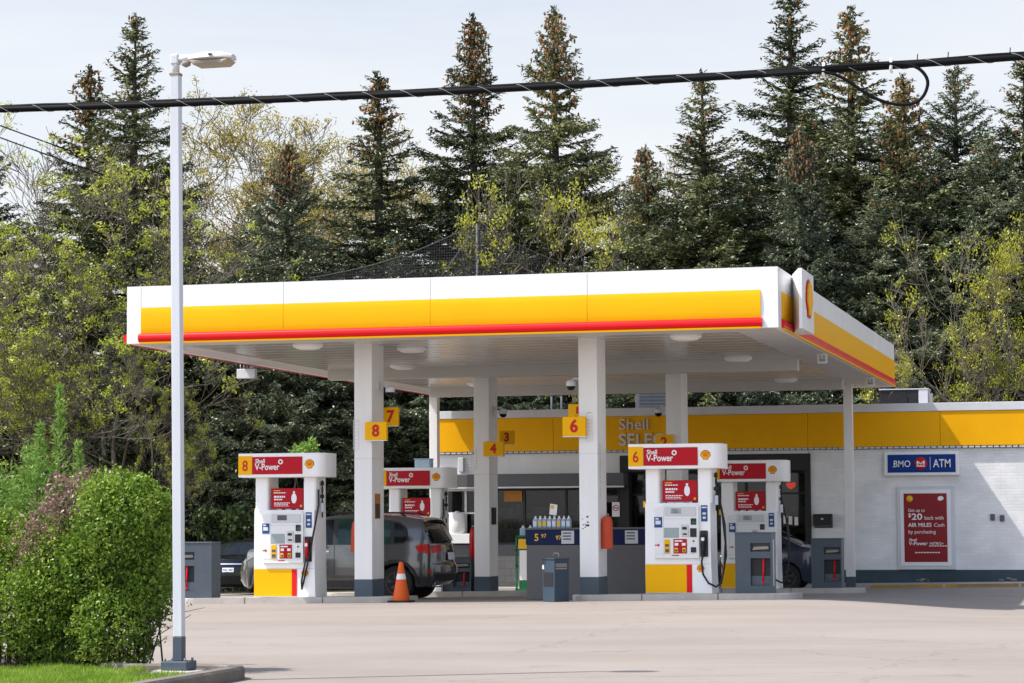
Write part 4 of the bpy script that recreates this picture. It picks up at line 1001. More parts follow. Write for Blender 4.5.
# ------------------------------------------------------------------ cars
def car(name, label, loc, rotz, cfg):
    t = thing(name, label, 'car', loc, rotz=rotz)
    sx_, sy_, sz_ = cfg['scale']
    T = lambda x, y, z: (x * sx_, y * sy_, z * sz_)
    W, belt, roof = cfg['W'], cfg['belt'], cfg['roof']
    xf, xr = cfg['xf'], cfg['xr']
    def hw(x, z):
        v = W * (1 - .045 * ((z - .62) / .5) ** 2) if z < belt else W * .985 - (W * cfg['tumble']) * ((z - belt) / (roof - belt)) ** 1.15
        if x > xf * .55: v -= W * .24 * ((x - xf * .55) / (xf * .45)) ** 2.2
        if x < xr * .62: v -= W * .13 * ((x - xr * .62) / (xr * .38)) ** 2.2
        return max(v, .2)
    def arch(cx, r):
        return [(cx + r * math.cos(a), cfg['wheel_r'] + r * math.sin(a)) for a in [R(k) for k in range(-16, 197, 12)]]
    out = []
    for p in cfg['outline']:
        if p == 'F': out += arch(cfg['fa'], cfg['arch_r'])
        elif p == 'B': out += arch(cfg['ra'], cfg['arch_r'])
        else: out.append(p)
    # smooth subdivision of the outline is left as given; side panel = filled polygon cut into a fine grid, bulged by hw()
    bm = bmesh.new()
    vs = [bm.verts.new((x, 0, z)) for x, z in out]
    f = bm.faces.new(vs); bmesh.ops.triangulate(bm, faces=[f])
    for k in range(int((xf - xr) / .08) + 1):
        bmesh.ops.bisect_plane(bm, geom=bm.verts[:] + bm.edges[:] + bm.faces[:], plane_co=(xr + .04 + .08 * k, 0, 0), plane_no=(1, 0, 0), dist=1e-5)
    z = .25
    while z < roof:
        bmesh.ops.bisect_plane(bm, geom=bm.verts[:] + bm.edges[:] + bm.faces[:], plane_co=(0, 0, z), plane_no=(0, 0, 1), dist=1e-5); z += .08
    bmesh.ops.remove_doubles(bm, verts=bm.verts, dist=1e-4)
    bm.verts.index_update()
    side = [(v.co.x, v.co.z) for v in bm.verts]; faces = [[v.index for v in f.verts] for f in bm.faces]
    bnd = [(e.verts[0].index, e.verts[1].index) for e in bm.edges if len(e.link_faces) == 1]
    bm.free()
    crown = cfg.get('crown', .05)
    K = 8
    def strip_pt(x, z, tt):
        h = hw(x, z); y = h * tt
        top = sm((z - .75) / .35) * crown
        fr = -cfg.get('round', .14) * tt * tt * sm((x - xf + .5) / .5) if x > 0 else cfg.get('round', .14) * .7 * tt * tt * sm((xr + .4 - x) / .4)
        return (x + fr, y, z + top * (1 - tt * tt) - .0)
    b = MB(); b_ = b.bm
    lay = []
    for tt in [-1 + 2 * k / K for k in range(K + 1)]:
        lay.append({})
        need = range(len(side)) if abs(tt) == 1 else {i for e in bnd for i in e}
        for i in need: lay[-1][i] = b_.verts.new(T(*strip_pt(*side[i], tt)))
    for fc in faces:
        b_.faces.new([lay[0][i] for i in fc]); b_.faces.new([lay[-1][i] for i in reversed(fc)])
    for i, j in bnd:
        for k in range(K):
            try: b_.faces.new((lay[k][i], lay[k][j], lay[k + 1][j], lay[k + 1][i]))
            except ValueError: pass
    body = b.build('body', cfg['paint'], t, rel=False, smooth=True, sharp=50)
    me = body.data; at = me.attributes.new('bevel_weight_edge', 'FLOAT', 'EDGE')
    fn = {}
    for p in me.polygons:
        for e in p.edge_keys: fn.setdefault(e, []).append(p.normal)
    for e in me.edges:
        n_ = fn.get(tuple(sorted(e.vertices)), [])
        zz = min(me.vertices[v].co.z for v in e.vertices); xx = [me.vertices[v].co.x for v in e.vertices]
        if len(n_) == 2 and n_[0].angle(n_[1], 0) > R(45) and zz > .66 * sz_ and not any(abs(x - c_ * sx_) < cfg['arch_r'] * sx_ * 1.06 and zz < (cfg['wheel_r'] + cfg['arch_r'] + .05) * sz_ for x in xx for c_ in (cfg['fa'], cfg['ra'])): at.data[e.index].value = 1.
    bv = body.modifiers.new('soft_edges', 'BEVEL'); bv.width = .04; bv.segments = 3; bv.limit_method = 'WEIGHT'
    def side_patch(nm, m, poly, off=.006, par=t, sides=(-1, 1), label=None, sub=True):
        r = None
        for s_ in sides:
            g = MB(); q = g.bm; f = q.faces.new([q.verts.new((x, 0, z)) for x, z in poly])
            bmesh.ops.triangulate(q, faces=[f])
            if sub:
                x = min(p[0] for p in poly)
                while x < max(p[0] for p in poly):
                    bmesh.ops.bisect_plane(q, geom=q.verts[:] + q.edges[:] + q.faces[:], plane_co=(x, 0, 0), plane_no=(1, 0, 0), dist=1e-5); x += .1
                z = min(p[1] for p in poly)
                while z < max(p[1] for p in poly):
                    bmesh.ops.bisect_plane(q, geom=q.verts[:] + q.edges[:] + q.faces[:], plane_co=(0, 0, z), plane_no=(0, 0, 1), dist=1e-5); z += .08
            for v in q.verts:
                x, y, z = strip_pt(v.co.x, v.co.z, s_); v.co = T(x, y + s_ * off / sy_, z)
            r = g.build(nm, m, par, rel=False, smooth=True, label=label)
        return r
    def strip_patch(nm, m, a, c, t0, t1, off=.01, par=t, n=10, narrow=0.):
        g = MB(); q = g.bm
        dx, dz = c[0] - a[0], c[1] - a[1]; l = math.hypot(dx, dz); nx, nz = dz / l, -dx / l
        if nx * ((a[0] + c[0]) / 2 - (xf + xr) / 2) + nz * .6 < 0: nx, nz = -nx, -nz
        rows = []
        for u in range(5):
            x = a[0] + dx * u / 4; z = a[1] + dz * u / 4
            tn = 1 - narrow * u / 4
            rows.append([q.verts.new(T(*(Vector(strip_pt(x, z, (t0 + (t1 - t0) * k / n) * tn)) + Vector((nx, 0, nz)) * off))) for k in range(n + 1)])
        for r1, r2 in zip(rows, rows[1:]):
            for k in range(n): q.faces.new((r1[k], r1[k + 1], r2[k + 1], r2[k]))
        return g.build(nm, m, par, rel=False, smooth=True)
    for s_ in (-1, 1):
        for cx in (cfg['fa'], cfg['ra']):
            yw = s_ * (hw(cx, .35) - .13) * sy_; R_ = cfg['wheel_r'] * sz_
            cc = (cx * sx_, 0, R_ )
            wl = MB().lathe([(R_ * .60, yw - .105), (R_ * .93, yw - .105), (R_, yw - .07), (R_, yw + .07), (R_ * .93, yw + .105), (R_ * .60, yw + .105)], cc, 'y', 32).build('wheel', 'tyre_rubber', t, rel=False, smooth=True)
            yo = yw + s_ * .085
            MB().lathe([(R_ * .62, yo - .02 * s_), (R_ * .64, yo + .025 * s_), (R_ * .57, yo + .02 * s_), (R_ * .55, yo - .03 * s_), (.02, yo - .03 * s_)], cc, 'y', 32).build('rim', 'alloy', wl, rel=False, smooth=True)
            g = MB()
            for k in range(5):
                a = 2 * PI * k / 5 + .3
                for da in (-.13, .13):
                    p0 = Vector((cc[0] + R_ * .08 * math.cos(a), yo + .015 * s_, cc[2] + R_ * .08 * math.sin(a))); p1 = Vector((cc[0] + R_ * .58 * math.cos(a + da), yo + .012 * s_, cc[2] + R_ * .58 * math.sin(a + da)))
                    g.tube([p0, p1], [.028, .018], 6)
            g.lathe([(R_ * .16, yo - .01 * s_), (R_ * .15, yo + .025 * s_), (.01, yo + .03 * s_)], cc, 'y', 14)
            g.build('spokes', 'alloy', wl, rel=False)
        # wheel well darkness is real: an inner liner
        for cx in (cfg['fa'], cfg['ra']):
            y1 = s_ * .25
            g = MB(); rr = cfg['arch_r'] * .99
            A = [g.bm.verts.new((cx * sx_ + rr * sx_ * math.cos(a), s_ * (hw(cx + rr * math.cos(a), .5) - .09) * sy_, (cfg['wheel_r'] + rr * math.sin(a)) * sz_)) for a in [R(k) for k in range(-10, 191, 10)]]
            Bv = [g.bm.verts.new((v.co.x, y1, v.co.z)) for v in A]
            for k in range(len(A) - 1): g.bm.faces.new((A[k], A[k + 1], Bv[k + 1], Bv[k]))
            g.bm.faces.new(Bv)
            g.build('wheel_liner', 'black_rubber', t, rel=False)
    return t, side_patch, strip_patch, T, hw

suv_cfg = dict(scale=(1.10, 1.07, 1.085), W=.905, belt=1.06, roof=1.70, tumble=.20, xf=2.21, xr=-2.22, fa=1.33, ra=-1.27, wheel_r=.345, arch_r=.405, paint='suv_paint', crown=.035, round=.28,
    outline=[(-1.98, .30), (-2.16, .38), (-2.215, .50), (-2.21, .66), (-2.14, .78), (-2.135, .98), (-2.10, 1.08), (-1.74, 1.50), (-1.82, 1.555), (-1.76, 1.595), (-1.45, 1.645), (-1.0, 1.685), (-.4, 1.70), (.0, 1.685), (.28, 1.635), (.48, 1.57), (1.10, 1.17), (1.30, 1.09), (1.75, 1.01), (2.02, .90), (2.15, .76), (2.20, .58), (2.19, .40), (2.10, .27), (1.80, .23), 'F', (.90, .24), (-.84, .24), 'B', (-1.72, .27)])
t, sp_, st_, T, hw_ = car('parked_car', 'dark grey SUV standing side-on at the pumps behind the number 8 column', (-16.86, 51.15, gz(-16.5, 51) + .0), R(180), suv_cfg)
sp_('window', 'car_glass', [(1.02, 1.115), (.93, 1.20), (.45, 1.52), (.22, 1.585), (.02, 1.60), (.02, 1.10)])
sp_('window', 'car_glass_green', [(-.07, 1.10), (-.07, 1.60), (-.75, 1.60), (-1.14, 1.55), (-1.17, 1.13)])
sp_('window', 'car_glass', [(-1.24, 1.135), (-1.21, 1.535), (-1.34, 1.50), (-1.45, 1.40), (-1.50, 1.21), (-1.42, 1.15)])
sp_('window_trim', 'car_trim', [(1.10, 1.095), (.95, 1.22), (.46, 1.545), (.22, 1.61), (.0, 1.625), (-.78, 1.625), (-1.33, 1.545), (-1.48, 1.43), (-1.54, 1.19), (-1.43, 1.11)], .003)
sp_('lower_cladding', 'car_trim', [(-2.14, .31), (-2.17, .47), (-1.74, .47), (-1.70, .32), (-1.78, .29)], .008)
sp_('sill_cladding', 'car_trim', [(.87, .255), (-.82, .255), (-.83, .40), (.88, .40)], .008)
for cx in (1.33, -1.27):
    arc = [(cx + .465 * math.cos(R(k)), .345 + .465 * math.sin(R(k))) for k in range(-8, 189, 12)] + [(cx + .402 * math.cos(R(k)), .345 + .402 * math.sin(R(k))) for k in range(188, -9, -12)]
    sp_('arch_trim', 'car_trim', arc, .022)
for x, z0, z1 in ((.99, .42, 1.09), (-.02, .42, 1.60), (-1.10, .82, 1.12)):
    sp_('door_gap', 'black_rubber', [(x - .006, z0), (x + .006, z0), (x + .006, z1), (x - .006, z1)], .003)
sp_('door_crease', 'car_trim', [(.95, .475), (-.80, .475), (-.80, .487), (.95, .487)], .004)
for x in (.18, -.86):
    sp_('door_handle', 'steel', [(x - .10, .955), (x + .09, .955), (x + .09, .985), (x - .10, .985)], .03, sub=False)
sp_('tail_lamp', 'tail_red', [(-1.72, .96), (-1.66, 1.06), (-1.78, 1.12), (-2.06, 1.11), (-2.12, 1.00), (-2.13, .92), (-1.95, .92)], .012)
sp_('reflector', 'tail_red', [(-2.0, .545), (-2.17, .545), (-2.17, .60), (-2.0, .60)], .014)
sp_('head_lamp', 'headlamp', [(1.62, .88), (1.58, .97), (1.85, .95), (2.05, .84), (2.13, .72), (1.95, .74)], .012)
sp_('fog_lamp', 'headlamp', [(1.99, .50), (2.10, .50), (2.12, .60), (2.0, .60)], .012)
st_('windscreen', 'car_glass', (1.08, 1.185), (.50, 1.557), -.88, .88, .012)
st_('rear_window', 'car_glass', (-2.08, 1.105), (-1.76, 1.475), -.86, .86, .04)
st_('tail_lamp', 'tail_red', (-2.137, .93), (-2.105, 1.07), -.97, -.60, .014); st_('tail_lamp', 'tail_red', (-2.137, .93), (-2.105, 1.07), .60, .97, .014)
st_('rear_cladding', 'car_trim', (-2.165, .39), (-2.214, .52), -.96, .96, .012)
st_('number_plate', 'plate_white', (-2.155, .79), (-2.138, .92), -.30, .30, .02)
st_('front_grille', 'car_trim', (2.145, .76), (2.10, .83), -.6, .6, .012)
b = MB()
for s_ in (-1, 1):
    b.tube([T(.1, s_ * .70, 1.69), T(.02, s_ * .70, 1.745), T(-1.3, s_ * .69, 1.725), T(-1.42, s_ * .69, 1.66)], .018, 6)
b.build('roof_rail', 'car_trim', t, rel=False)
for s_ in (-1, 1):
    b = MB(); b.box(.80, 1.02, s_ * 1.0 - .10, s_ * 1.0 + .10, 1.14, 1.30, .05, 3); b.build('mirror', 'suv_paint', t, rel=False, smooth=True)
b = MB(); b.tube([(-2.0, .55, .31), (-2.33, .55, .31)], .03, 8); b.build('exhaust', 'chrome', t, rel=False)

sed = dict(scale=(1.04, 1.04, 1.02), W=.90, belt=.93, roof=1.44, tumble=.24, xf=2.35, xr=-2.35, fa=1.42, ra=-1.36, wheel_r=.325, arch_r=.375, crown=.05, round=.30, paint='navy_paint',
    outline=[(-2.05, .25), (-2.28, .34), (-2.34, .55), (-2.32, .78), (-2.24, .96), (-1.75, 1.02), (-1.0, 1.37), (-.5, 1.43), (0, 1.44), (.35, 1.40), (1.12, .99), (1.3, .94), (1.9, .84), (2.2, .73), (2.32, .58), (2.34, .40), (2.22, .24), (1.85, .20), 'F', (1.0, .20), (-.96, .20), 'B', (-1.8, .23)])
def sedan(label, loc, rz, paint, zs=1.02, rear=False):
    c = dict(sed); c['paint'] = paint; c['scale'] = (1.04, 1.04, zs)
    t, sp, st, T, hw = car('parked_car', label, loc, rz, c)
    sp('window', 'car_glass', [(.95, .97), (.38, 1.33), (.15, 1.37), (.02, 1.37), (.02, .96)])
    sp('window', 'car_glass', [(-.06, .96), (-.06, 1.37), (-.55, 1.36), (-1.0, 1.26), (-1.35, 1.05), (-1.30, 1.0)])
    for x, z0, z1 in ((.98, .40, .95), (-.02, .30, 1.38), (-1.0, .62, .98)): sp('door_gap', 'black_rubber', [(x - .006, z0), (x + .006, z0), (x + .006, z1), (x - .006, z1)], .003)
    for x in (.15, -.90): sp('door_handle', 'chrome', [(x - .09, .80), (x + .08, .80), (x + .08, .83), (x - .09, .83)], .025, sub=False)
    sp('head_lamp', 'headlamp', [(1.80, .70), (1.95, .80), (2.20, .70), (2.28, .60), (2.05, .60)], .012)
    sp('tail_lamp', 'tail_red', [(-1.95, .86), (-2.0, .94), (-2.25, .92), (-2.28, .80), (-2.1, .78)], .012)
    st('windscreen', 'car_glass', (1.09, 1.005), (.39, 1.378), -.88, .88, .012)
    st('rear_window', 'car_glass', (-1.70, 1.04), (-1.06, 1.34), -.82, .82, .012)
    st('head_lamp', 'headlamp', (2.325, .57), (2.21, .72), -.93, -.52, .014); st('head_lamp', 'headlamp', (2.325, .57), (2.21, .72), .52, .93, .014)
    st('front_grille', 'car_trim', (2.338, .42), (2.27, .66), -.46, .46, .010)
    st('chrome_bar', 'chrome', (2.262, .668), (2.235, .70), -.48, .48, .016)
    if not rear: st('number_plate', 'plate_white', (2.342, .44), (2.33, .56), -.21, .21, .03)
    else:
        st('number_plate', 'plate_white', (-2.334, .65), (-2.322, .765), -.20, .20, .03); st('chrome_bar', 'chrome', (-2.296, .835), (-2.284, .862), -.62, .62, .016)
        st('tail_lamp', 'tail_red', (-2.31, .78), (-2.262, .90), -.95, -.62, .014); st('tail_lamp', 'tail_red', (-2.31, .78), (-2.262, .90), .62, .95, .014)
    st('lower_intake', 'car_trim', (2.26, .28), (2.335, .38), -.7, .7, .010)
    for s_ in (-1, 1):
        b = MB(); b.box(.72, .90, s_ * 1.0 - .1, s_ * 1.0 + .1, .97, 1.11, .045, 3); b.build('mirror', paint, t, rel=False, smooth=True)
    return t
bk = sedan('black car parked end-on between the slate cabinet and the number 8 pump', (-23.70, 64.2, gz(-23.8, 64)), R(90), 'black_paint', 1.02, True)
b = MB()
for k in range(7):
    if k != 3: b.box(-2.475, -2.471, -.135 + .040 * k, -.111 + .040 * k, .705, .745)
b.build('plate_characters', 'sticker_blue', bk, rel=False)
sedan('dark navy car parked along the shop behind the number 2 pump', (-10.05, 62.0, gz(-9.8, 62)), R(180), 'navy_paint', 1.1)

# ------------------------------------------------------------------ lamp post
PX, PY = -9.18, 22.6
t = thing('lamp_post', 'tall pale square lamp post with one cobra-head lamp at the end of the hedge', 'lamp post', (PX, PY, .10))
MB().prism([(PX + u, PY + v) for u, v in roundrect(-.24, .24, -.2, .2, .1, 4)], 'z', .02, .135, .015).build('footing', 'concrete', t)
MB().box(PX - .145, PX + .135, PY - .13, PY + .13, .136, .225, .012).build('base_plate', 'slate_paint', t)
MB().box(PX - .050, PX + .050, PY - .05, PY + .05, .226, .46, .006).build('base_sleeve', 'slate_paint', t)
for sx_ in (-1, 1):
    for sy_ in (-1, 1): MB().cyl((PX - .005 + sx_ * .105, PY + sy_ * .095, .224), (PX - .005 + sx_ * .105, PY + sy_ * .095, .252), .013, n=6).build('anchor_bolt', 'tan_brick', t)
pm = MB().box(PX - .047, PX + .047, PY - .047, PY + .047, .461, 6.02, .006).build('pole', 'pole_paint', t)
for v in pm.data.vertices: v.co.x -= (v.co.z + .1 - .4) / 5.6 * .058
hx = PX - .058
MB().box(hx - .052, hx + .052, PY - .052, PY + .052, 6.02, 6.045, .004).build('pole_cap', 'tan_brick', t)
MB().cyl((hx, PY, 6.046), (hx, PY, 6.19), .036, n=14).build('tenon', 'galvanised', t)
b = MB(); b.box(hx - .045, hx + .04, PY - .045, PY + .045, 6.13, 6.235, .014); b.build('elbow', 'galvanised', t)
b = MB(); b.tube([(hx + .03, PY, 6.19), (hx + .22, PY, 6.195)], [.04, .035], 14); b.build('arm', 'galvanised', t)
MB().lathe([(.01, 6.10), (.045, 6.12), (.045, 6.16)], (hx + .11, PY, 0), 'z', 12).build('photocell', 'tan_brick', t)
b = MB(); n = 14; rows = []
for i in range(n + 1):
    u = i / n; x = hx + .16 + .455 * u
    hh = .078 * math.sin(PI * (.12 + .80 * u)) ** .5; ww = .15 * math.sin(PI * (.10 + .82 * u)) ** .5
    rows.append([b.bm.verts.new((x, PY + ww * math.cos(a), 6.165 + (hh if math.sin(a) > 0 else .022) * math.sin(a))) for a in [2 * PI * k / 20 for k in range(20)]])
for r1, r2 in zip(rows, rows[1:]):
    for k in range(20): b.bm.faces.new((r1[k], r1[(k + 1) % 20], r2[(k + 1) % 20], r2[k]))
b.bm.faces.new(rows[0]); b.bm.faces.new(rows[-1][::-1])
hd = b.build('lamp_head', 'lamp_shell', t, smooth=True)
b = MB(); b.prism([(hx + .18, 6.145), (hx + .23, 6.10), (hx + .54, 6.10), (hx + .595, 6.145)], 'y', PY - .125, PY + .125, .012); ln = b.build('lamp_lens', 'lamp_lens', hd)
b = MB()
for k in range(14): b.box(hx + .25 + .019 * k, hx + .258 + .019 * k, PY - .129, PY + .129, 6.108, 6.138)
b.build('lens_ribs', 'tan_brick', ln)
MB().box(hx + .40, hx + .44, PY - .155, PY - .14, 6.185, 6.20, .003).build('head_latch', 'black_plastic', hd)

# ------------------------------------------------------------------ overhead cable and wires
YC = 18.
KC = 18. / 21.
t = thing('overhead_cable', 'thick black overhead cable wrapped in pale lashing, with one hanging loop', 'cable', (-5.5, YC, 5.45))
def cz_at(x): x = x / KC; return 1.6 + KC * (5.428 + .0022 * (x + 5.2) ** 2 + .002 * (x + 5) - 1.6)
pts = [(x * .5, YC, cz_at(x * .5)) for x in range(-70, 41)]
MB().tube(pts, .0255, 12).build('cable_core', 'cable_black', t, smooth=True)
MB().tube([(x, y + .005, z + .027 + .004 * math.sin(x * 5)) for x, y, z in pts], .012, 8).build('support_strand', 'cable_black', t, smooth=True)
b = MB(); sp = []
x = -16.
while x < 4:
    a = x * 2 * PI / .31; sp.append((x, YC + .0285 * math.cos(a), cz_at(x) + .0285 * math.sin(a))); x += .012
b.tube(sp, .0025, 5); b.build('lashing_wire', 'cable_wrap', t)
lp = [(-3.1, 5.425), (-2.75, 5.43), (-2.56, 5.42), (-2.41, 5.36), (-2.23, 5.23), (-2.09, 5.15), (-1.95, 5.11), (-1.81, 5.115), (-1.73, 5.17), (-1.69, 5.27), (-1.71, 5.35), (-1.78, 5.42), (-1.90, 5.455), (-2.2, 5.47), (-2.6, 5.46)]
def catmull(p, n=8):
    o = []
    for i in range(len(p) - 1):
        a, c_, d, e = [Vector(p[min(max(j, 0), len(p) - 1)]) for j in (i - 1, i, i + 1, i + 2)]
        for k in range(n):
            s_ = k / n; o.append(.5 * ((2 * c_) + (d - a) * s_ + (2 * a - 5 * c_ + 4 * d - e) * s_ ** 2 + (3 * c_ - a - 3 * d + e) * s_ ** 3))
    return o + [Vector(p[-1])]
MB().tube(catmull([(x * KC, YC - .055, 1.6 + (z - 1.6) * KC) for x, z in lp]), .0125, 8).build('cable_loop', 'cable_black', t, smooth=True)
for x in (-2.58 * KC, -2.0 * KC):
    MB().tube([(x, YC, cz_at(x) + .05), (x + .002, YC - .05, cz_at(x) + .01), (x, YC - .06, cz_at(x) - .035), (x, YC, cz_at(x) - .045)], .012, 6).build('cable_tie', 'text_white', t)
for x in (-1.78 * KC, -1.52 * KC, -1.0 * KC): MB().cyl((x, YC, cz_at(x) + .03), (x + .004, YC, cz_at(x) + .075), .004, n=6).build('tie_end', 'cable_black', t)
for i, (z0, z1, lab) in enumerate(((14.0, 13.1, 'upper of two thin dark wires running in behind the spruces'), (13.62, 12.75, 'lower of two thin dark wires running in behind the spruces'))):
    o = MB().tube([(-60 + 2.9 * k, 70, z0 - .38 * (-60 + 2.9 * k + 34.5) + .010 * (k - 9) ** 2) for k in range(11)], .022, 6).build('utility_wire', 'cable_black')
    tag(o, lab, 'wire', 'thin wires behind the spruces')

# net behind the canopy
t = thing('netting', 'dark mesh netting slung from a thin pole behind the canopy roof', 'net', (-20.08, 74, -.5))
MB().cyl((-20.08, 74, -.6), (-20.08, 74, 10.85), .055, .04, n=10).build('net_pole', 'awning_grey', t)
def net(p0, p1, zb, sag, name):
    b = MB(); n = int((Vector(p1) - Vector(p0)).length / .085)
    tops = []
    for k in range(n + 1):
        u = k / n; x = p0[0] + (p1[0] - p0[0]) * u; y = p0[1] + (p1[1] - p0[1]) * u; z = p0[2] + (p1[2] - p0[2]) * u - sag * math.sin(PI * u) ** 1.0
        tops.append((x, y, z))
        if z > zb: b.tube([(x, y, zb), (x, y, z)], .010, 3, False)
    zz = zb
    while zz < max(p0[2], p1[2]):
        seg = [q for q in tops if q[2] >= zz]
        if len(seg) > 1: b.tube([(seg[0][0], seg[0][1], zz), (seg[-1][0], seg[-1][1], zz)], .010, 3, False)
        zz += .085
    b.tube(tops, .02, 5)
    b.build(name, 'net_black', t)
net((-25.6, 74, 9.3), (-20.08, 74, 10.85), 8.0, .25, 'net_panel')
net((-20.08, 74, 10.85), (-16.3, 74.6, 9.1), 8.0, .10, 'net_panel')
MB().tube([(-20.1, 73.9, 10.7), (-22.0, 73.5, 8.0)], .012, 6).build('guy_rope', 'awning_grey', t)
# ------------------------------------------------------------------ vegetation
def cards(P, A, Wd, m, name, parent, n0=None):
    """diamond leaves: centre P, half-length vector A, half-width vector Wd"""
    n = len(P)
    V = np.empty((n, 4, 3), np.float32)
    V[:, 0] = P - A; V[:, 1] = P + Wd - A * .1; V[:, 2] = P + A; V[:, 3] = P - Wd - A * .1
    return np_mesh(name, V.reshape(-1, 3), np.arange(4 * n).reshape(n, 4), m, parent)
def unit(v): return v / np.maximum(np.linalg.norm(v, axis=-1, keepdims=True), 1e-9)
def perp(rng, A):
    r = rng.normal(size=A.shape); return unit(np.cross(A, r))

HT = {}; HC = {}
def spruce_meshes(seed, H, Rad, needle, cone_n, slope=.30, cone_from=.82, dens=1., z_base=.3):
    """one spruce: trunk with bare branch stems, layered needle sprays, cones near the tip. Returns its Empty."""
    rng = np.random.default_rng(seed)
    t = thing('spruce_tree', 'spruce', 'spruce')
    P, A, Wd = [], [], []
    stems = MB(); stems.tube([(0, 0, -.6), (0, 0, H * .5), (.03, .0, H * .85), (.02, .02, H * .995)], [H * .016, H * .010, H * .0035, .012], 8)
    CP = []
    def spray(C0, u, h, Lb, f):
        npt = len(u); side = np.array([-h[1], h[0], 0.])
        sl = (.10 + .34 * np.sin(PI * np.clip(u * .92 + .06, 0, 1)) ** .8 * min(1., Lb / 1.9)) * rng.uniform(.6, 1.25, npt)
        for sgn in (-1, 1):
            sd = unit(h * rng.uniform(.55, 1., (npt, 1)) + side * sgn * rng.uniform(.4, .95, (npt, 1)) + np.array([0, 0, 1.]) * rng.normal(-.30 if f < .8 else .05, .30, (npt, 1)))
            ns = np.maximum(2, (sl / .045).astype(int))
            i_ = np.repeat(np.arange(npt), ns)
            w_ = np.concatenate([np.linspace(.08, 1, k) for k in ns])[:, None]
            q = C0[i_] + sd[i_] * sl[i_][:, None] * w_ - np.array([0, 0, .10]) * (sl[i_][:, None] * w_ ** 2)
            m_ = len(q); dirs = unit(sd[i_] + rng.normal(0, .62, (m_, 3)) + np.array([0, 0, .12]))
            P.append(q); A.append(dirs * rng.uniform(.045, .085, (m_, 1))); Wd.append(perp(rng, dirs) * rng.uniform(.014, .028, (m_, 1)))
        k = 3 * npt; uu = rng.integers(0, npt, k); dirs = unit(h + rng.normal(0, .6, (k, 3))); P.append(C0[uu] + rng.normal(0, .03, (k, 3))); A.append(dirs * .07); Wd.append(perp(rng, dirs) * .022)
    z = z_base
    while z < H * .985:
        f = z / H
        nb = int(round((6 if f < .9 else 5) * dens)); a0 = rng.uniform(0, 2 * PI); wk = rng.uniform(.82, 1.12)
        for k in range(nb + 2):
            if rng.random() < .08: continue
            small = k >= nb
            az_ = a0 + 2 * PI * k / nb + rng.normal(0, .25)
            Lb = min(slope * (H - z), Rad * (1 - .12 * f)) * wk * rng.uniform(.62, 1.15) * (.5 if small else 1.) + .14
            zo = z + (rng.uniform(-.2, .2) if small else rng.normal(0, .04))
            el0 = R(-12 + (62 if f > .8 else 40) * max(0, f - .25) ** 1.3) + rng.normal(0, .10)
            h = np.array([math.cos(az_), math.sin(az_), 0.])
            npt = max(4, int(Lb / .075))
            u = np.linspace(.05, 1, npt)
            dr = .28 * (1 - f)
            zz = np.sin(el0) * Lb * u - dr * Lb * u * (1.15 - u) + (.16 + .1 * (1 - f)) * Lb * u ** 3
            C0 = np.array([0, 0, zo]) + h * (Lb * u * math.cos(el0))[:, None]; C0[:, 2] += zz
            C0[:, :2] += rng.normal(0, .015, (npt, 2))
            if Lb > .6 and not small: stems.tube([C0[0], C0[npt // 2], C0[-1]], [.015 + .007 * Lb, .012 + .003 * Lb, .006], 4, False)
            spray(C0, u, h, Lb, f)
            if Lb > 1.3:                                   # forked side limbs carry their own sprays
                for sgn in (-1, 1):
                    for u0 in (.42, .66):
                        i = int(u0 * npt); l2 = Lb * (1 - u0) * rng.uniform(.6, .95)
                        h2 = unit(h + np.array([-h[1], h[0], 0]) * sgn * rng.uniform(.5, .85)); n2 = max(3, int(l2 / .085)); u2 = np.linspace(.1, 1, n2)
                        C2 = C0[i] + h2 * (l2 * u2)[:, None]; C2[:, 2] += -.12 * l2 * u2 + .16 * l2 * u2 ** 2.5
                        spray(C2, u2, h2, l2, f)
            if f > cone_from and rng.random() < cone_n:
                for _ in range(rng.integers(3, 8)):
                    CP.append(C0[rng.integers(npt // 3, npt)] + rng.normal(0, .06, 3) + np.array([0, 0, -.07]))
        z += (.47 - .20 * f) * rng.uniform(.8, 1.2) * (H / 18) ** .5
    q = np.stack([rng.normal(0, .04, 90), rng.normal(0, .04, 90), H * rng.uniform(.955, 1.0, 90)], 1)
    dirs = unit(np.stack([rng.normal(0, .6, 90), rng.normal(0, .6, 90), np.full(90, .9)], 1)); P.append(q); A.append(dirs * .08); Wd.append(perp(rng, dirs) * .022)
    stems.build('trunk', 'bark', t, rel=False)
    cards(np.concatenate(P), np.concatenate(A), np.concatenate(Wd), needle, 'crown', t)
    if CP:
        CP = np.array(CP); Vv = []; Q = []
        ring = [(math.cos(a), math.sin(a)) for a in (0, PI * 2 / 5, PI * 4 / 5, PI * 6 / 5, PI * 8 / 5)]
        for i, c in enumerate(CP):
            b0 = len(Vv); l = rng.uniform(.05, .085)
            for hgt, r in ((l, .012), (l * .3, .032), (-l * .5, .028), (-l, .008)):
                for cx, cy in ring: Vv.append((c[0] + cx * r, c[1] + cy * r, c[2] + hgt))
            for lev in range(3):
                for k in range(5): Q.append((b0 + lev * 5 + k, b0 + lev * 5 + (k + 1) % 5, b0 + lev * 5 + 5 + (k + 1) % 5, b0 + lev * 5 + 5 + k))
        tag(np_mesh('cone_clumps', Vv, Q, 'cone_brown', t), kind='stuff')
    return t

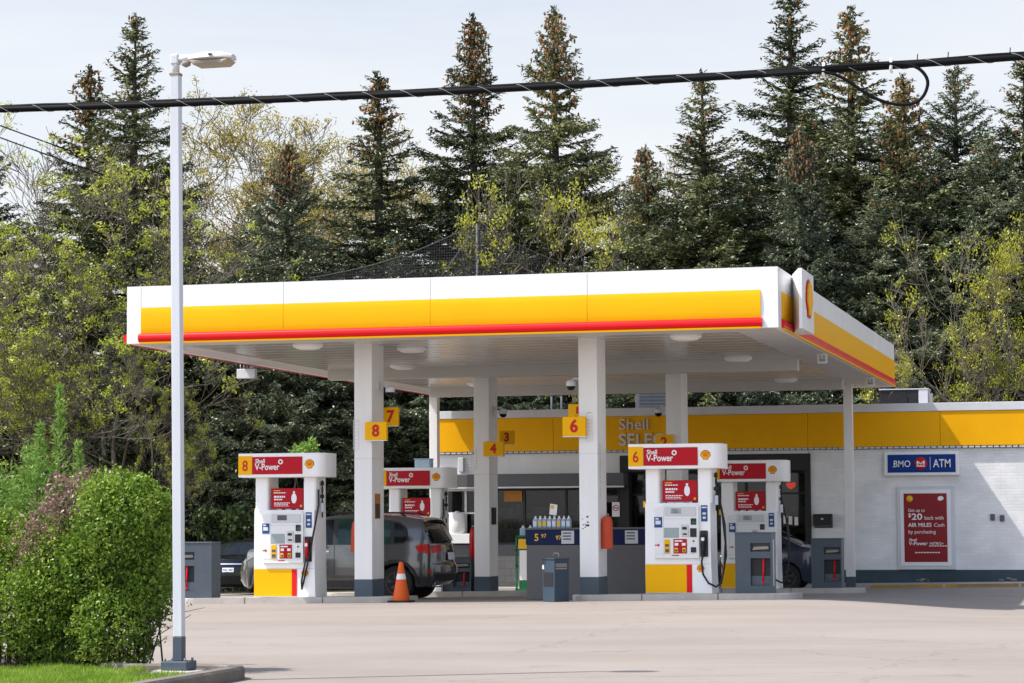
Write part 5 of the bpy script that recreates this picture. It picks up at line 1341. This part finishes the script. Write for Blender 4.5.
def leafy_tree(seed, H, spread, leaf, bark, nleaf, lsize, levels=4, trunk_r=.16, fork=.25, up=.55, twig=1., name='broadleaf_tree', lab='tree', cat='tree', flat=1., clump=.5, cr=.09, rmin=.008, tip0=.35):
    rng = np.random.default_rng(seed); rnd = random.Random(seed)
    t = thing(name, lab, cat)
    wood = MB(); tips = []
    def grow(p, d, Lg, r, lev):
        seg = 4 if lev < 2 else 3
        pts = [p]; rs = [r]; q = p.copy(); dd = d.copy()
        for i in range(seg):
            dd = (dd + Vector((rnd.gauss(0, .16), rnd.gauss(0, .16), rnd.gauss(.05, .10)))).normalized()
            q = q + dd * (Lg / seg); pts.append(q.copy()); rs.append(max(rmin, r * (1 - .55 * (i + 1) / seg)))
        wood.tube(pts, rs, 7 if lev == 0 else (5 if lev < 3 else 3), lev == 0)
        if lev >= levels:
            tips.append((pts[1], pts[-1])); return
        nc = rnd.choice((3, 4)) if lev < levels - 1 else rnd.choice((5, 6, 7))
        for c in range(nc):
            u = rnd.uniform(.35 if lev else fork, 1.) if c else 1.
            k = u * seg; i = min(int(k), seg - 1); base = pts[i].lerp(pts[i + 1], k - i)
            o = Vector((rnd.gauss(0, 1), rnd.gauss(0, 1), rnd.gauss(0, .5) * flat)).normalized()
            nd = (dd * (.75 if c else 1.1) + o * (.85 if lev else .8 * spread) + Vector((0, 0, up * .35))).normalized()
            grow(base, nd, Lg * rnd.uniform(.56, .80), rs[i] * rnd.uniform(.5, .72), lev + 1)
    for s_ in range(3 if trunk_r < .12 else 1):
        grow(Vector((rnd.uniform(-.2, .2), rnd.uniform(-.2, .2), -.5)), Vector((rnd.gauss(0, .12), rnd.gauss(0, .12), 1)).normalized(), H * .42, trunk_r, 0)
    wood.build('trunk', bark, t, rel=False)
    cc = sum((b for a, b in tips), Vector()) / len(tips); HC[t.name] = (cc.x, cc.y)
    HT[t.name] = sorted(b.z for a, b in tips)[int(len(tips) * .985)]
    P0 = np.array([a[:] for a, b in tips]); P1 = np.array([b[:] for a, b in tips])
    n = int(len(tips) * nleaf); idx = rng.integers(0, len(tips), n); u = rng.beta(2.2, 1.2, (n, 1))
    P = P0[idx] + (P1[idx] - P0[idx]) * (tip0 + (1.08 - tip0) * u) + rng.normal(0, cr, (n, 3)) * np.array([1, 1, .6])
    fld = np.sin(P1[:, 0] * 2.1 + seed) * np.sin(P1[:, 1] * 2.3) * np.sin(P1[:, 2] * 2.6); keep = rng.random(len(tips)) < clump + .45 * fld; P = P[keep[idx]]; n = len(P)
    D = unit(rng.normal(size=(n, 3)) + np.array([0, 0, .1])); s_ = rng.uniform(.6, 1.2, (n, 1)) * lsize
    cards(P, D * s_, perp(rng, D) * s_ * .5, leaf, 'crown', t)
    return t
def put(proto, x, y, H_scale, rot, label, group=None, first=False, wid=None):
    o = proto if first else dup(proto)
    o.location = (x, y, gz(x, y) - .05); o.rotation_euler = (math.sin(x * 7.3) * .012, math.cos(x * 5.1) * .010, rot); wd = wid or H_scale
    o.scale = (wd, wd, H_scale); o['label'] = label
    if group: o['group'] = group
    return o

SPG = 'spruces in the row behind the station'
s1 = spruce_meshes(11, 18., 3.4, 'spruce', .25, slope=.27, cone_from=.84)
s2 = spruce_meshes(12, 18., 3.5, 'spruce', .95, slope=.30, cone_from=.79)
s3 = spruce_meshes(13, 18., 4.0, 'spruce_blue', .3, slope=.40, cone_from=.90, dens=1.0)
s4 = spruce_meshes(14, 18., 3.2, 'spruce', .75, slope=.26, cone_from=.82, dens=.9)
s5 = spruce_meshes(15, 14., 3.6, 'spruce_blue', .9, slope=.36, cone_from=.86, dens=1.1)
# (prototype, x at Y, Y, tip height above z=0, width scale, label)
trees = [
 (s1, -34.4, 80, 19.6, 1.2, 'tall spruce with a sharp pointed tip just left of the lamp post top'),
 (s4, -37.1, 82, 18.3, 1.3, 'thin brown-topped spruce beside the sharp-pointed one, behind the two wires'),
 (s5, -27.2, 76, 14.0, 1.0, 'short bluish spruce with a brown cone-laden tip in front of the bare yellow tree'),
 (s4, -25.1, 80, 17.1, 1.25, 'spruce with a thin brown tip between the bare yellow tree and the netting pole'),
 (s2, -22.3, 82, 19.3, 1.05, 'tall spruce with orange cones behind the netting pole'),
 (s2, -18.8, 80, 19.0, 1.08, 'tall spruce with orange cones behind the pale green tree'),
 (s5, -15.6, 78, 13.7, .9, 'short spruce with cone-covered top between the pale green tree and taller spruces'),
 (s1, -13.3, 77, 16.0, 1.15, 'slim spruce beside the short cone-topped one, its tip just touching the cable'),
 (s1, -11.6, 84, 20.2, 1.3, 'very tall spruce cut off by the top of the picture'),
 (s5, -10.0, 76, 13.8, .8, 'small brown-topped spruce peeping out in front of the cut-off tall one'),
 (s4, -9.0, 80, 18.4, 1.3, 'cone-crowned spruce under the left clamp of the cable loop'),
 (s2, -7.0, 79, 15.9, 1.05, 'spruce with a brown top seen through the cable loop'),
 (s3, -5.7, 80, 16.3, 1.05, 'dense bluish spruce whose tip stands just beyond the cable loop'),
 (s3, -13.6, 78.5, 13.6, 1.0, 'full bluish spruce filling the gap beside the slim cable-touching one'),
 (s3, -7.9, 80.5, 14.8, 1.05, 'full bluish spruce behind the cone-crowned one and the loop'),
 (s3, -4.4, 78.5, 13.8, 1.0, 'full bluish spruce above the bank sign, behind the bright green tree'),
 (s3, -14.6, 79.5, 11.8, .95, 'dense bluish spruce between the short cone-topped one and the slim one'),
 (s1, -10.4, 79, 14.9, 1.15, 'spruce wedged between the very tall one and the cone-crowned one'),
 (s3, -6.6, 78, 12.8, 1.0, 'dense bluish spruce below the cable loop'),
 (s2, -1.9, 79, 14.6, 1.1, 'brown-topped spruce behind the tall bright yellow-green tree'),
 (s1, -3.5, 80.5, 16.6, 1.15, 'spruce cut off by the picture edge beyond the cable loop'),
 (s3, -29.5, 79, 12.5, 1.0, 'dense bluish spruce between the sharp-pointed one and the short brown-tipped one'),
 (s3, -31.8, 77, 10.8, .95, 'low dense spruce behind the lamp post'),
 (s3, -23.6, 77, 11.0, .95, 'low bluish spruce under the thin brown-tipped one, behind the canopy roof'),
 (s3, -20.6, 77.5, 11.3, .9, 'low bluish spruce behind the netting'),
 (s3, -12.4, 79, 13.0, .95, 'dense bluish spruce under the slim cable-touching one, behind the canopy roof'),
 (s3, -8.0, 77, 12.0, .9, 'dense low spruce just beyond the canopy corner with the shell emblem'),
 (s3, 0.2, 80, 15.5, 1.0, 'dense spruce standing past the spruce at the picture edge'),
 (s2, -41.5, 83, 17.0, 1.0, 'cone-topped spruce past the two wires, mostly out of the picture'),
 (s1, -26.5, 84, 12.0, 1.2, 'dark spruce hidden deep in the row behind the number 8 pump'),
 (s1, -16.8, 83, 13.0, 1.1, 'dark spruce deep in the row above the shop lettering'),
]
seen = set(); rr_ = random.Random(2)
for pr, x, y, top, wd, lab in trees:
    Hp = 14. if pr is s5 else 18.
    put(pr, x, y, (top - gz(x, y)) / Hp, rr_.uniform(0, 6.28), lab, SPG, pr.name not in seen, wd * (1.17 if pr is not s3 else 1.05))
    seen.add(pr.name)

BG = 'broadleaf trees in spring leaf around the station'
a1 = leafy_tree(21, 12., 1.15, 'spring_leaf', 'twig_brown', 24, .052, 6, .15, .2, .5, clump=.16, rmin=.0075, tip0=.7, cr=.10)
a2 = leafy_tree(22, 13., 1.3, 'olive_leaf', 'bark_grey', 20, .036, 6, .20, .3, .45, clump=.8)
a3 = leafy_tree(23, 10., 1.2, 'bright_leaf', 'twig_brown', 42, .05, 5, .13, .2, .5, clump=.17, cr=.15, rmin=.009, tip0=.6)
# (prototype, x, y, top of the crown, width factor, label)
br = [
 (a1, -35.3, 73, 13.7, 1.0, 'tallest yellow-green budding tree above the hedge and feathery plants', True),
 (a1, -31.3, 71, 11.3, 1.0, 'yellow-green budding tree between the hedge and the canopy corner', False),
 (a1, -35.6, 70, 10.2, .95, 'low yellow-green tree at the picture edge, in front of the tallest budding one', False),
 (a1, -29.4, 71.5, 7.0, .6, 'lowest yellow-green tree under the canopy corner by the lamp post', False),
 (a2, -33.1, 88, 17.6, 1.05, 'wide bare tree with yellow buds behind the lamp post', True),
 (a2, -30.0, 90, 16.6, 1.0, 'bare yellow-budded tree above the canopy, behind the brown-tipped spruce', False),
 (a3, -17.3, 76, 12.4, .62, 'pale green leafing tree behind the canopy roof, beside the netting pole', True),
 (a2, -15.9, 82, 13.6, .7, 'sparse bare tree between the pale green one and the short cone-topped spruce', False),
 (a3, -4.6, 74, 9.9, .68, 'bright yellow-green tree behind the shop roof above the bank sign', False),
 (a3, -2.4, 74.5, 10.9, .6, 'tallest bright yellow-green tree, cut off by the picture edge', False),
 (a3, -6.3, 73.5, 7.0, .5, 'small bright yellow-green tree behind the roof air conditioner', False),
]
for i, (pr, x, y, top, wd, lab, first) in enumerate(br):
    s_ = (top - gz(x, y)) / HT[pr.name]
    a_ = 1.3 * i + .4; cx, cy = HC[pr.name]; k_ = s_ * wd
    ox, oy = (cx * math.cos(a_) - cy * math.sin(a_)) * k_, (cx * math.sin(a_) + cy * math.cos(a_)) * k_
    put(pr, x - ox, y - oy, s_, a_, lab, BG, first, k_)

def shrub(seed, dims, n, leaf, lsize, name, lab, cat, loc, stems=14, lobes=16, group=None, shell=.55, stem_m='bark', clumps=None, narrow=.55, lob=None, sprigs=0):
    rng = np.random.default_rng(seed); rnd = random.Random(seed)
    t = thing(name, lab, cat, loc, group)
    w_, d_, h_ = dims
    L_ = [(rng.uniform(-.72, .72) * w_, rng.uniform(-.7, .7) * d_, rng.uniform(.32, .80) * h_, rng.uniform(.26, .44)) for _ in range(lobes)]
    if lob: L_ = lob
    lobes = len(L_)
    C = np.array([(a, b, c) for a, b, c, r in L_]); Rr = np.array([r for *_, r in L_]) * (1. if lob else min(w_ * 1.25, h_ * .8))
    pk = Rr ** 2.2 / (Rr ** 2.2).sum()
    k = rng.choice(lobes, n, p=pk); v = unit(rng.normal(size=(n, 3))); rad = rng.random((n, 1)) ** (1 / 3.) * (1 - shell) + shell * rng.beta(6, 1.3, (n, 1))
    rough = 1 + .38 * np.sin(v[:, :1] * 9 + k[:, None]) * np.sin(v[:, 1:2] * 8) * np.sin(v[:, 2:] * 10) + rng.normal(0, .11, (n, 1))
    P = C[k] + v * rad * rough * Rr[k][:, None] * np.array([1, .95, 1])
    P[:, 2] = np.where(P[:, 2] < (.02 if lob else .12) * h_, rng.uniform(.02 if lob else .10, .55 if not lob else .25, n) * h_, P[:, 2])
    if lob:                                          # open pockets between the leaf masses
        g = np.sin(P[:, 0] * 17 + 1.3 * np.sin(P[:, 2] * 9)) * np.sin(P[:, 1] * 15 + 2) * np.sin(P[:, 2] * 16 + np.sin(P[:, 0] * 7)); ok = rng.random(n) < .62 + 1.3 * g; P, v = P[ok], v[ok]; n = len(P)
    D = unit(rng.normal(size=(n, 3)) * .9 + v * .7 + np.array([0, 0, .1])); s_ = rng.uniform(.6, 1.25, (n, 1)) * lsize
    if sprigs:                                       # loose shoots that break the outline
        kk = rng.choice(lobes, sprigs, p=pk); v = unit(rng.normal(size=(sprigs, 3)) + np.array([0, -.1, .25])); S0 = C[kk] + v * Rr[kk][:, None] * .92
        dr = unit(v * .6 + rng.normal(0, .35, (sprigs, 3)) + np.array([0, 0, .55])); ln = rng.uniform(.06, .24, (sprigs, 1)); m_ = 13
        P2 = (S0[:, None] + dr[:, None] * ln[:, None] * np.linspace(0, 1, m_)[None, :, None]).reshape(-1, 3) + rng.normal(0, .012, (sprigs * m_, 3))
        D2 = unit(np.repeat(dr, m_, 0) * .7 + rng.normal(0, .6, (sprigs * m_, 3)))
        P = np.concatenate([P, P2]); D = np.concatenate([D, D2]); s_ = np.concatenate([s_, rng.uniform(.5, 1., (len(P2), 1)) * lsize])
        ok = P[:, 2] > .03; P, D, s_ = P[ok], D[ok], s_[ok]
    cards(P, D * s_, perp(rng, D) * s_ * narrow, leaf, 'foliage', t)
    if clumps:
        m2, n2, frac = clumps
        kk = rng.choice(lobes, n2, p=pk); v = unit(rng.normal(size=(n2, 3)) + np.array([-.1, -.1, .55])); P = C[kk] + v * (1.0 + rng.normal(.04, .07, (n2, 1))) * Rr[kk][:, None]
        D = unit(rng.normal(size=(n2, 3)) + v + np.array([0, 0, .3])); s_ = rng.uniform(.6, 1.2, (n2, 1)) * lsize
        P = P[P[:, 2] > .2 * h_]; D = D[:len(P)]; s_ = s_[:len(P)]
        cards(P, D * s_, perp(rng, D) * s_ * narrow, m2, 'new_shoots', t)
    b = MB()
    for i in range(stems):
        c = C[i % lobes]; p1 = Vector(c) * 1.0; p0 = Vector((p1.x * .75 + rng.normal(0, .16), p1.y + rng.normal(0, .15), -.05))
        mid = p0.lerp(p1, .5) + Vector((rng.normal(0, .06), rng.normal(0, .06), .05))
        b.tube([p0, mid, p1], [.011, .008, .004], 5, False)
        for j in range(4):
            q = p0.lerp(p1, rng.uniform(.2, .9)); b.tube([q, q + Vector((rng.normal(0, .2), rng.normal(0, .2), rng.uniform(.05, .3)))], [.006, .003], 4, False)
    b.build('stems', stem_m, t, rel=False)
    return t
zb = .06
def lobs(x0, pts, seed):
    """lump centres read off the bush's outline (units of the photo grid, 1 unit = .01145 m), each with its own depth"""
    rnd = random.Random(seed)
    return [((px * .01145 - 11.75) - x0, rnd.uniform(-.5, .5) * min(1., r / 45.), (668 - py) * .01054, r * .01145) for px, py, r in pts]
main = [(124, 520, 36), (98, 506, 24), (146, 520, 24), (158, 560, 16), (112, 565, 46), (70, 580, 42), (138, 492, 14), (116, 488, 16), (162, 500, 10), (150, 598, 18), (132, 592, 34), (148, 612, 16), (80, 620, 38), (122, 626, 32), (45, 612, 40), (70, 548, 30), (105, 498, 20), (128, 496, 18), (148, 515, 16), (50, 640, 24), (100, 640, 24), (140, 640, 14), (88, 530, 26), (155, 545, 14), (158, 590, 12), (30, 652, 20), (58, 654, 20), (86, 655, 20), (112, 655, 18), (136, 656, 14), (150, 640, 10)]
left = [(20, 575, 40), (-20, 570, 46), (10, 615, 40), (-30, 620, 45), (30, 550, 26), (0, 545, 30), (-60, 560, 50), (-70, 610, 50), (40, 590, 30), (20, 640, 22), (-20, 645, 20), (-100, 580, 50), (-110, 620, 40)]
redl = [(72, 506, 28), (92, 494, 22), (52, 522, 26), (110, 486, 14), (80, 480, 14), (62, 490, 16), (40, 540, 24), (100, 510, 20), (30, 560, 20), (60, 475, 9), (120, 478, 8)]
fern = [(10, 500, 30), (32, 520, 24), (-20, 500, 36), (15, 470, 20), (40, 500, 18), (-50, 510, 40), (0, 450, 16), (45, 478, 12)]
shrub(31, (1.0, .5, 1.9), 52000, 'hedge_leaf', .024, 'hedge_bush', 'big dense green bush beside the lamp post', 'bush', (-10.75, 23.95, zb), 30, 20, clumps=('hedge_tip', 13000, .3), lob=lobs(-10.75, main, 1), shell=.62, sprigs=420)
shrub(32, (1.0, .5, 1.5), 34000, 'hedge_leaf', .024, 'hedge_bush', 'green bush cut off by the picture edge, in front of the feathery plants', 'bush', (-12.1, 23.95, zb), 40, 12, clumps=('hedge_tip', 7000, .3), lob=lobs(-12.1, left, 2), shell=.62, sprigs=260)
shrub(33, (.5, .35, 1.9), 5200, 'red_leaf', .024, 'reddish_bush', 'reddish-brown leafing bush rising between the green bushes', 'bush', (-11.0, 24.05, zb), 26, 11, shell=.3, stem_m='twig_brown', lob=lobs(-11.0, redl, 3))
shrub(34, (.9, .4, 2.0), 14000, 'fern_leaf', .034, 'feathery_plant', 'broad clump of bright green feathery stems behind the green bushes', 'plant', (-11.9, 24.6, zb), 26, 12, shell=.2, narrow=.2, stem_m='twig_brown', lob=lobs(-11.9, fern, 4))
def plume(seed, x, y, h, lab):
    rng = np.random.default_rng(seed); t = thing('feathery_plant', lab, 'plant', (x, y, zb), 'tall feathery plumes behind the hedge')
    b = MB(); top = Vector((rng.normal(.10, .08), rng.normal(0, .05), h)); b.tube([(0, 0, -.05), tuple(top * .5 + Vector((.02, 0, 0))), tuple(top)], [.012, .008, .003], 5, False); b.build('stems', 'twig_brown', t, rel=False)
    n = 900; u = rng.uniform(.3, 1.02, (n, 1)); v = unit(rng.normal(size=(n, 3)) * np.array([1, 1, .4]) + np.array([0, 0, .5])); P = np.array(top[:]) * u + v * rng.random((n, 1)) * (.30 * (1.05 - u) + .04)
    D = unit(v + rng.normal(0, .35, (n, 3)) + np.array([0, 0, .3])); s_ = rng.uniform(.03, .06, (n, 1)); cards(P, D * s_, perp(rng, D) * s_ * .16, 'fern_leaf', 'foliage', t)
for i, (x, y, h, lab) in enumerate(((-11.45, 24.7, 2.95, 'tallest bright green plume above the green bushes'), (-11.75, 24.8, 2.55, 'middle-height bright green plume at the picture edge beside the tallest one'), (-11.15, 24.6, 2.35, 'shortest green plume, beside the reddish bush'))): plume(60 + i, x, y, h, lab)

# shrubs and weeds along the back of the lot
for i, (x, y, dims, m, n, lab) in enumerate((
    (-28.5, 69, (1.3, .8, 1.5), 'hedge_leaf', 2600, 'low green shrub behind the slate cabinet by the lamp post'),
    (-27.2, 70.2, (1.0, .8, 3.0), 'under_leaf', 2200, 'dark green shrub beyond the black saloon'),
    (-24.1, 69.2, (.5, .45, 5.6), 'fern_leaf', 900, 'small bright green sapling above the head of the number 8 pump'),
    (-30.5, 69.3, (2.0, .9, 2.2), 'under_leaf', 3000, 'dark green shrub behind the hedge and lamp post'),
    (-33.8, 69.0, (2.0, .9, 2.4), 'bright_leaf', 2600, 'bright green shrub hidden behind the feathery plants'))):
    if i == 2: 
        t = shrub(40 + i, (dims[0], dims[1], 1.7), n, m, .07, 'sapling', lab, 'sapling', (x, y, gz(x, y) + 3.0), 8, 10, shell=.3)
        b = MB(); b.tube([(0, 0, -3.4), (.05, 0, 0), (0, 0, 1)], [.05, .035, .015], 6); b.build('trunk', 'bark', t, rel=False)
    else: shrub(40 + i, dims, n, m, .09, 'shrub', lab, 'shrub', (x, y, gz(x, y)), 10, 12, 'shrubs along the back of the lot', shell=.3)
# dense undergrowth under the conifers and the far wood: nobody could count it
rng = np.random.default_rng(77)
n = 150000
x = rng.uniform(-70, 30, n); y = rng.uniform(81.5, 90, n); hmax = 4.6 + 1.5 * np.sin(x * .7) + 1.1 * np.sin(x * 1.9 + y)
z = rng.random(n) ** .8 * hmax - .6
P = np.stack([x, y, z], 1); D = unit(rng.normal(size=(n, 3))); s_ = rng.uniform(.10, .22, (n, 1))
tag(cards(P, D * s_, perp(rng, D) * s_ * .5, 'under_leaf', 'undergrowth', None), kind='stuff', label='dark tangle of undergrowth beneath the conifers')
n = 120000
x = rng.uniform(-160, 90, n); y = rng.uniform(108, 135, n); hmax = 7 + 2.2 * np.sin(x * .23) + 1.4 * np.sin(x * .61 + 1)
z = rng.random(n) ** .7 * hmax - .6
P = np.stack([x, y, z], 1); D = unit(rng.normal(size=(n, 3))); s_ = rng.uniform(.2, .45, (n, 1))
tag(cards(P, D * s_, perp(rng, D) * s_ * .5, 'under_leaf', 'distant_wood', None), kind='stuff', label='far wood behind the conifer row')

# lawn of the median
n = 120000
x = rng.uniform(-14.5, -8.78, n); y = rng.uniform(18.5, 23.45, n)
ok = ~((x > -9.3) & (y > 22.55) & (np.hypot(x + 9.3, y - 22.6) > .45)) & ~((x > -9.75) & (y > 22.25)) & ~((x > -10.2) & (y > 23.2)); x, y = x[ok], y[ok]; n = len(x)
zg = np.array([gz(a, b) for a, b in zip(x, y)]) + .065
hgt = rng.uniform(.025, .075, n) * (1 + .5 * np.sin(x * 7) * np.sin(y * 5)); a = rng.uniform(0, PI, n); lean = rng.normal(0, .025, (n, 2))
V = np.empty((n, 3, 3), np.float32)
V[:, 0] = np.stack([x - .005 * np.cos(a), y - .005 * np.sin(a), zg], 1); V[:, 1] = np.stack([x + .005 * np.cos(a), y + .005 * np.sin(a), zg], 1); V[:, 2] = np.stack([x + lean[:, 0], y + lean[:, 1], zg + hgt], 1)
tag(np_mesh('grass', V.reshape(-1, 3), np.arange(3 * n).reshape(n, 3), 'grass_blade'), kind='stuff', label='short bright lawn grass of the median')
# dry litter on the bare soil of the median nose
n = 900
x = rng.uniform(-10.6, -8.8, n); y = rng.uniform(22.1, 23.25, n); P = np.stack([x, y, np.full(n, .085)], 1); D = unit(rng.normal(size=(n, 3)) * np.array([1, 1, .25])); s_ = rng.uniform(.012, .04, (n, 1))
tag(cards(P, D * s_, perp(rng, D) * s_ * .3, 'red_leaf', 'dry_leaf_litter', None), kind='stuff', label='dry leaf litter on the bare soil by the lamp post')
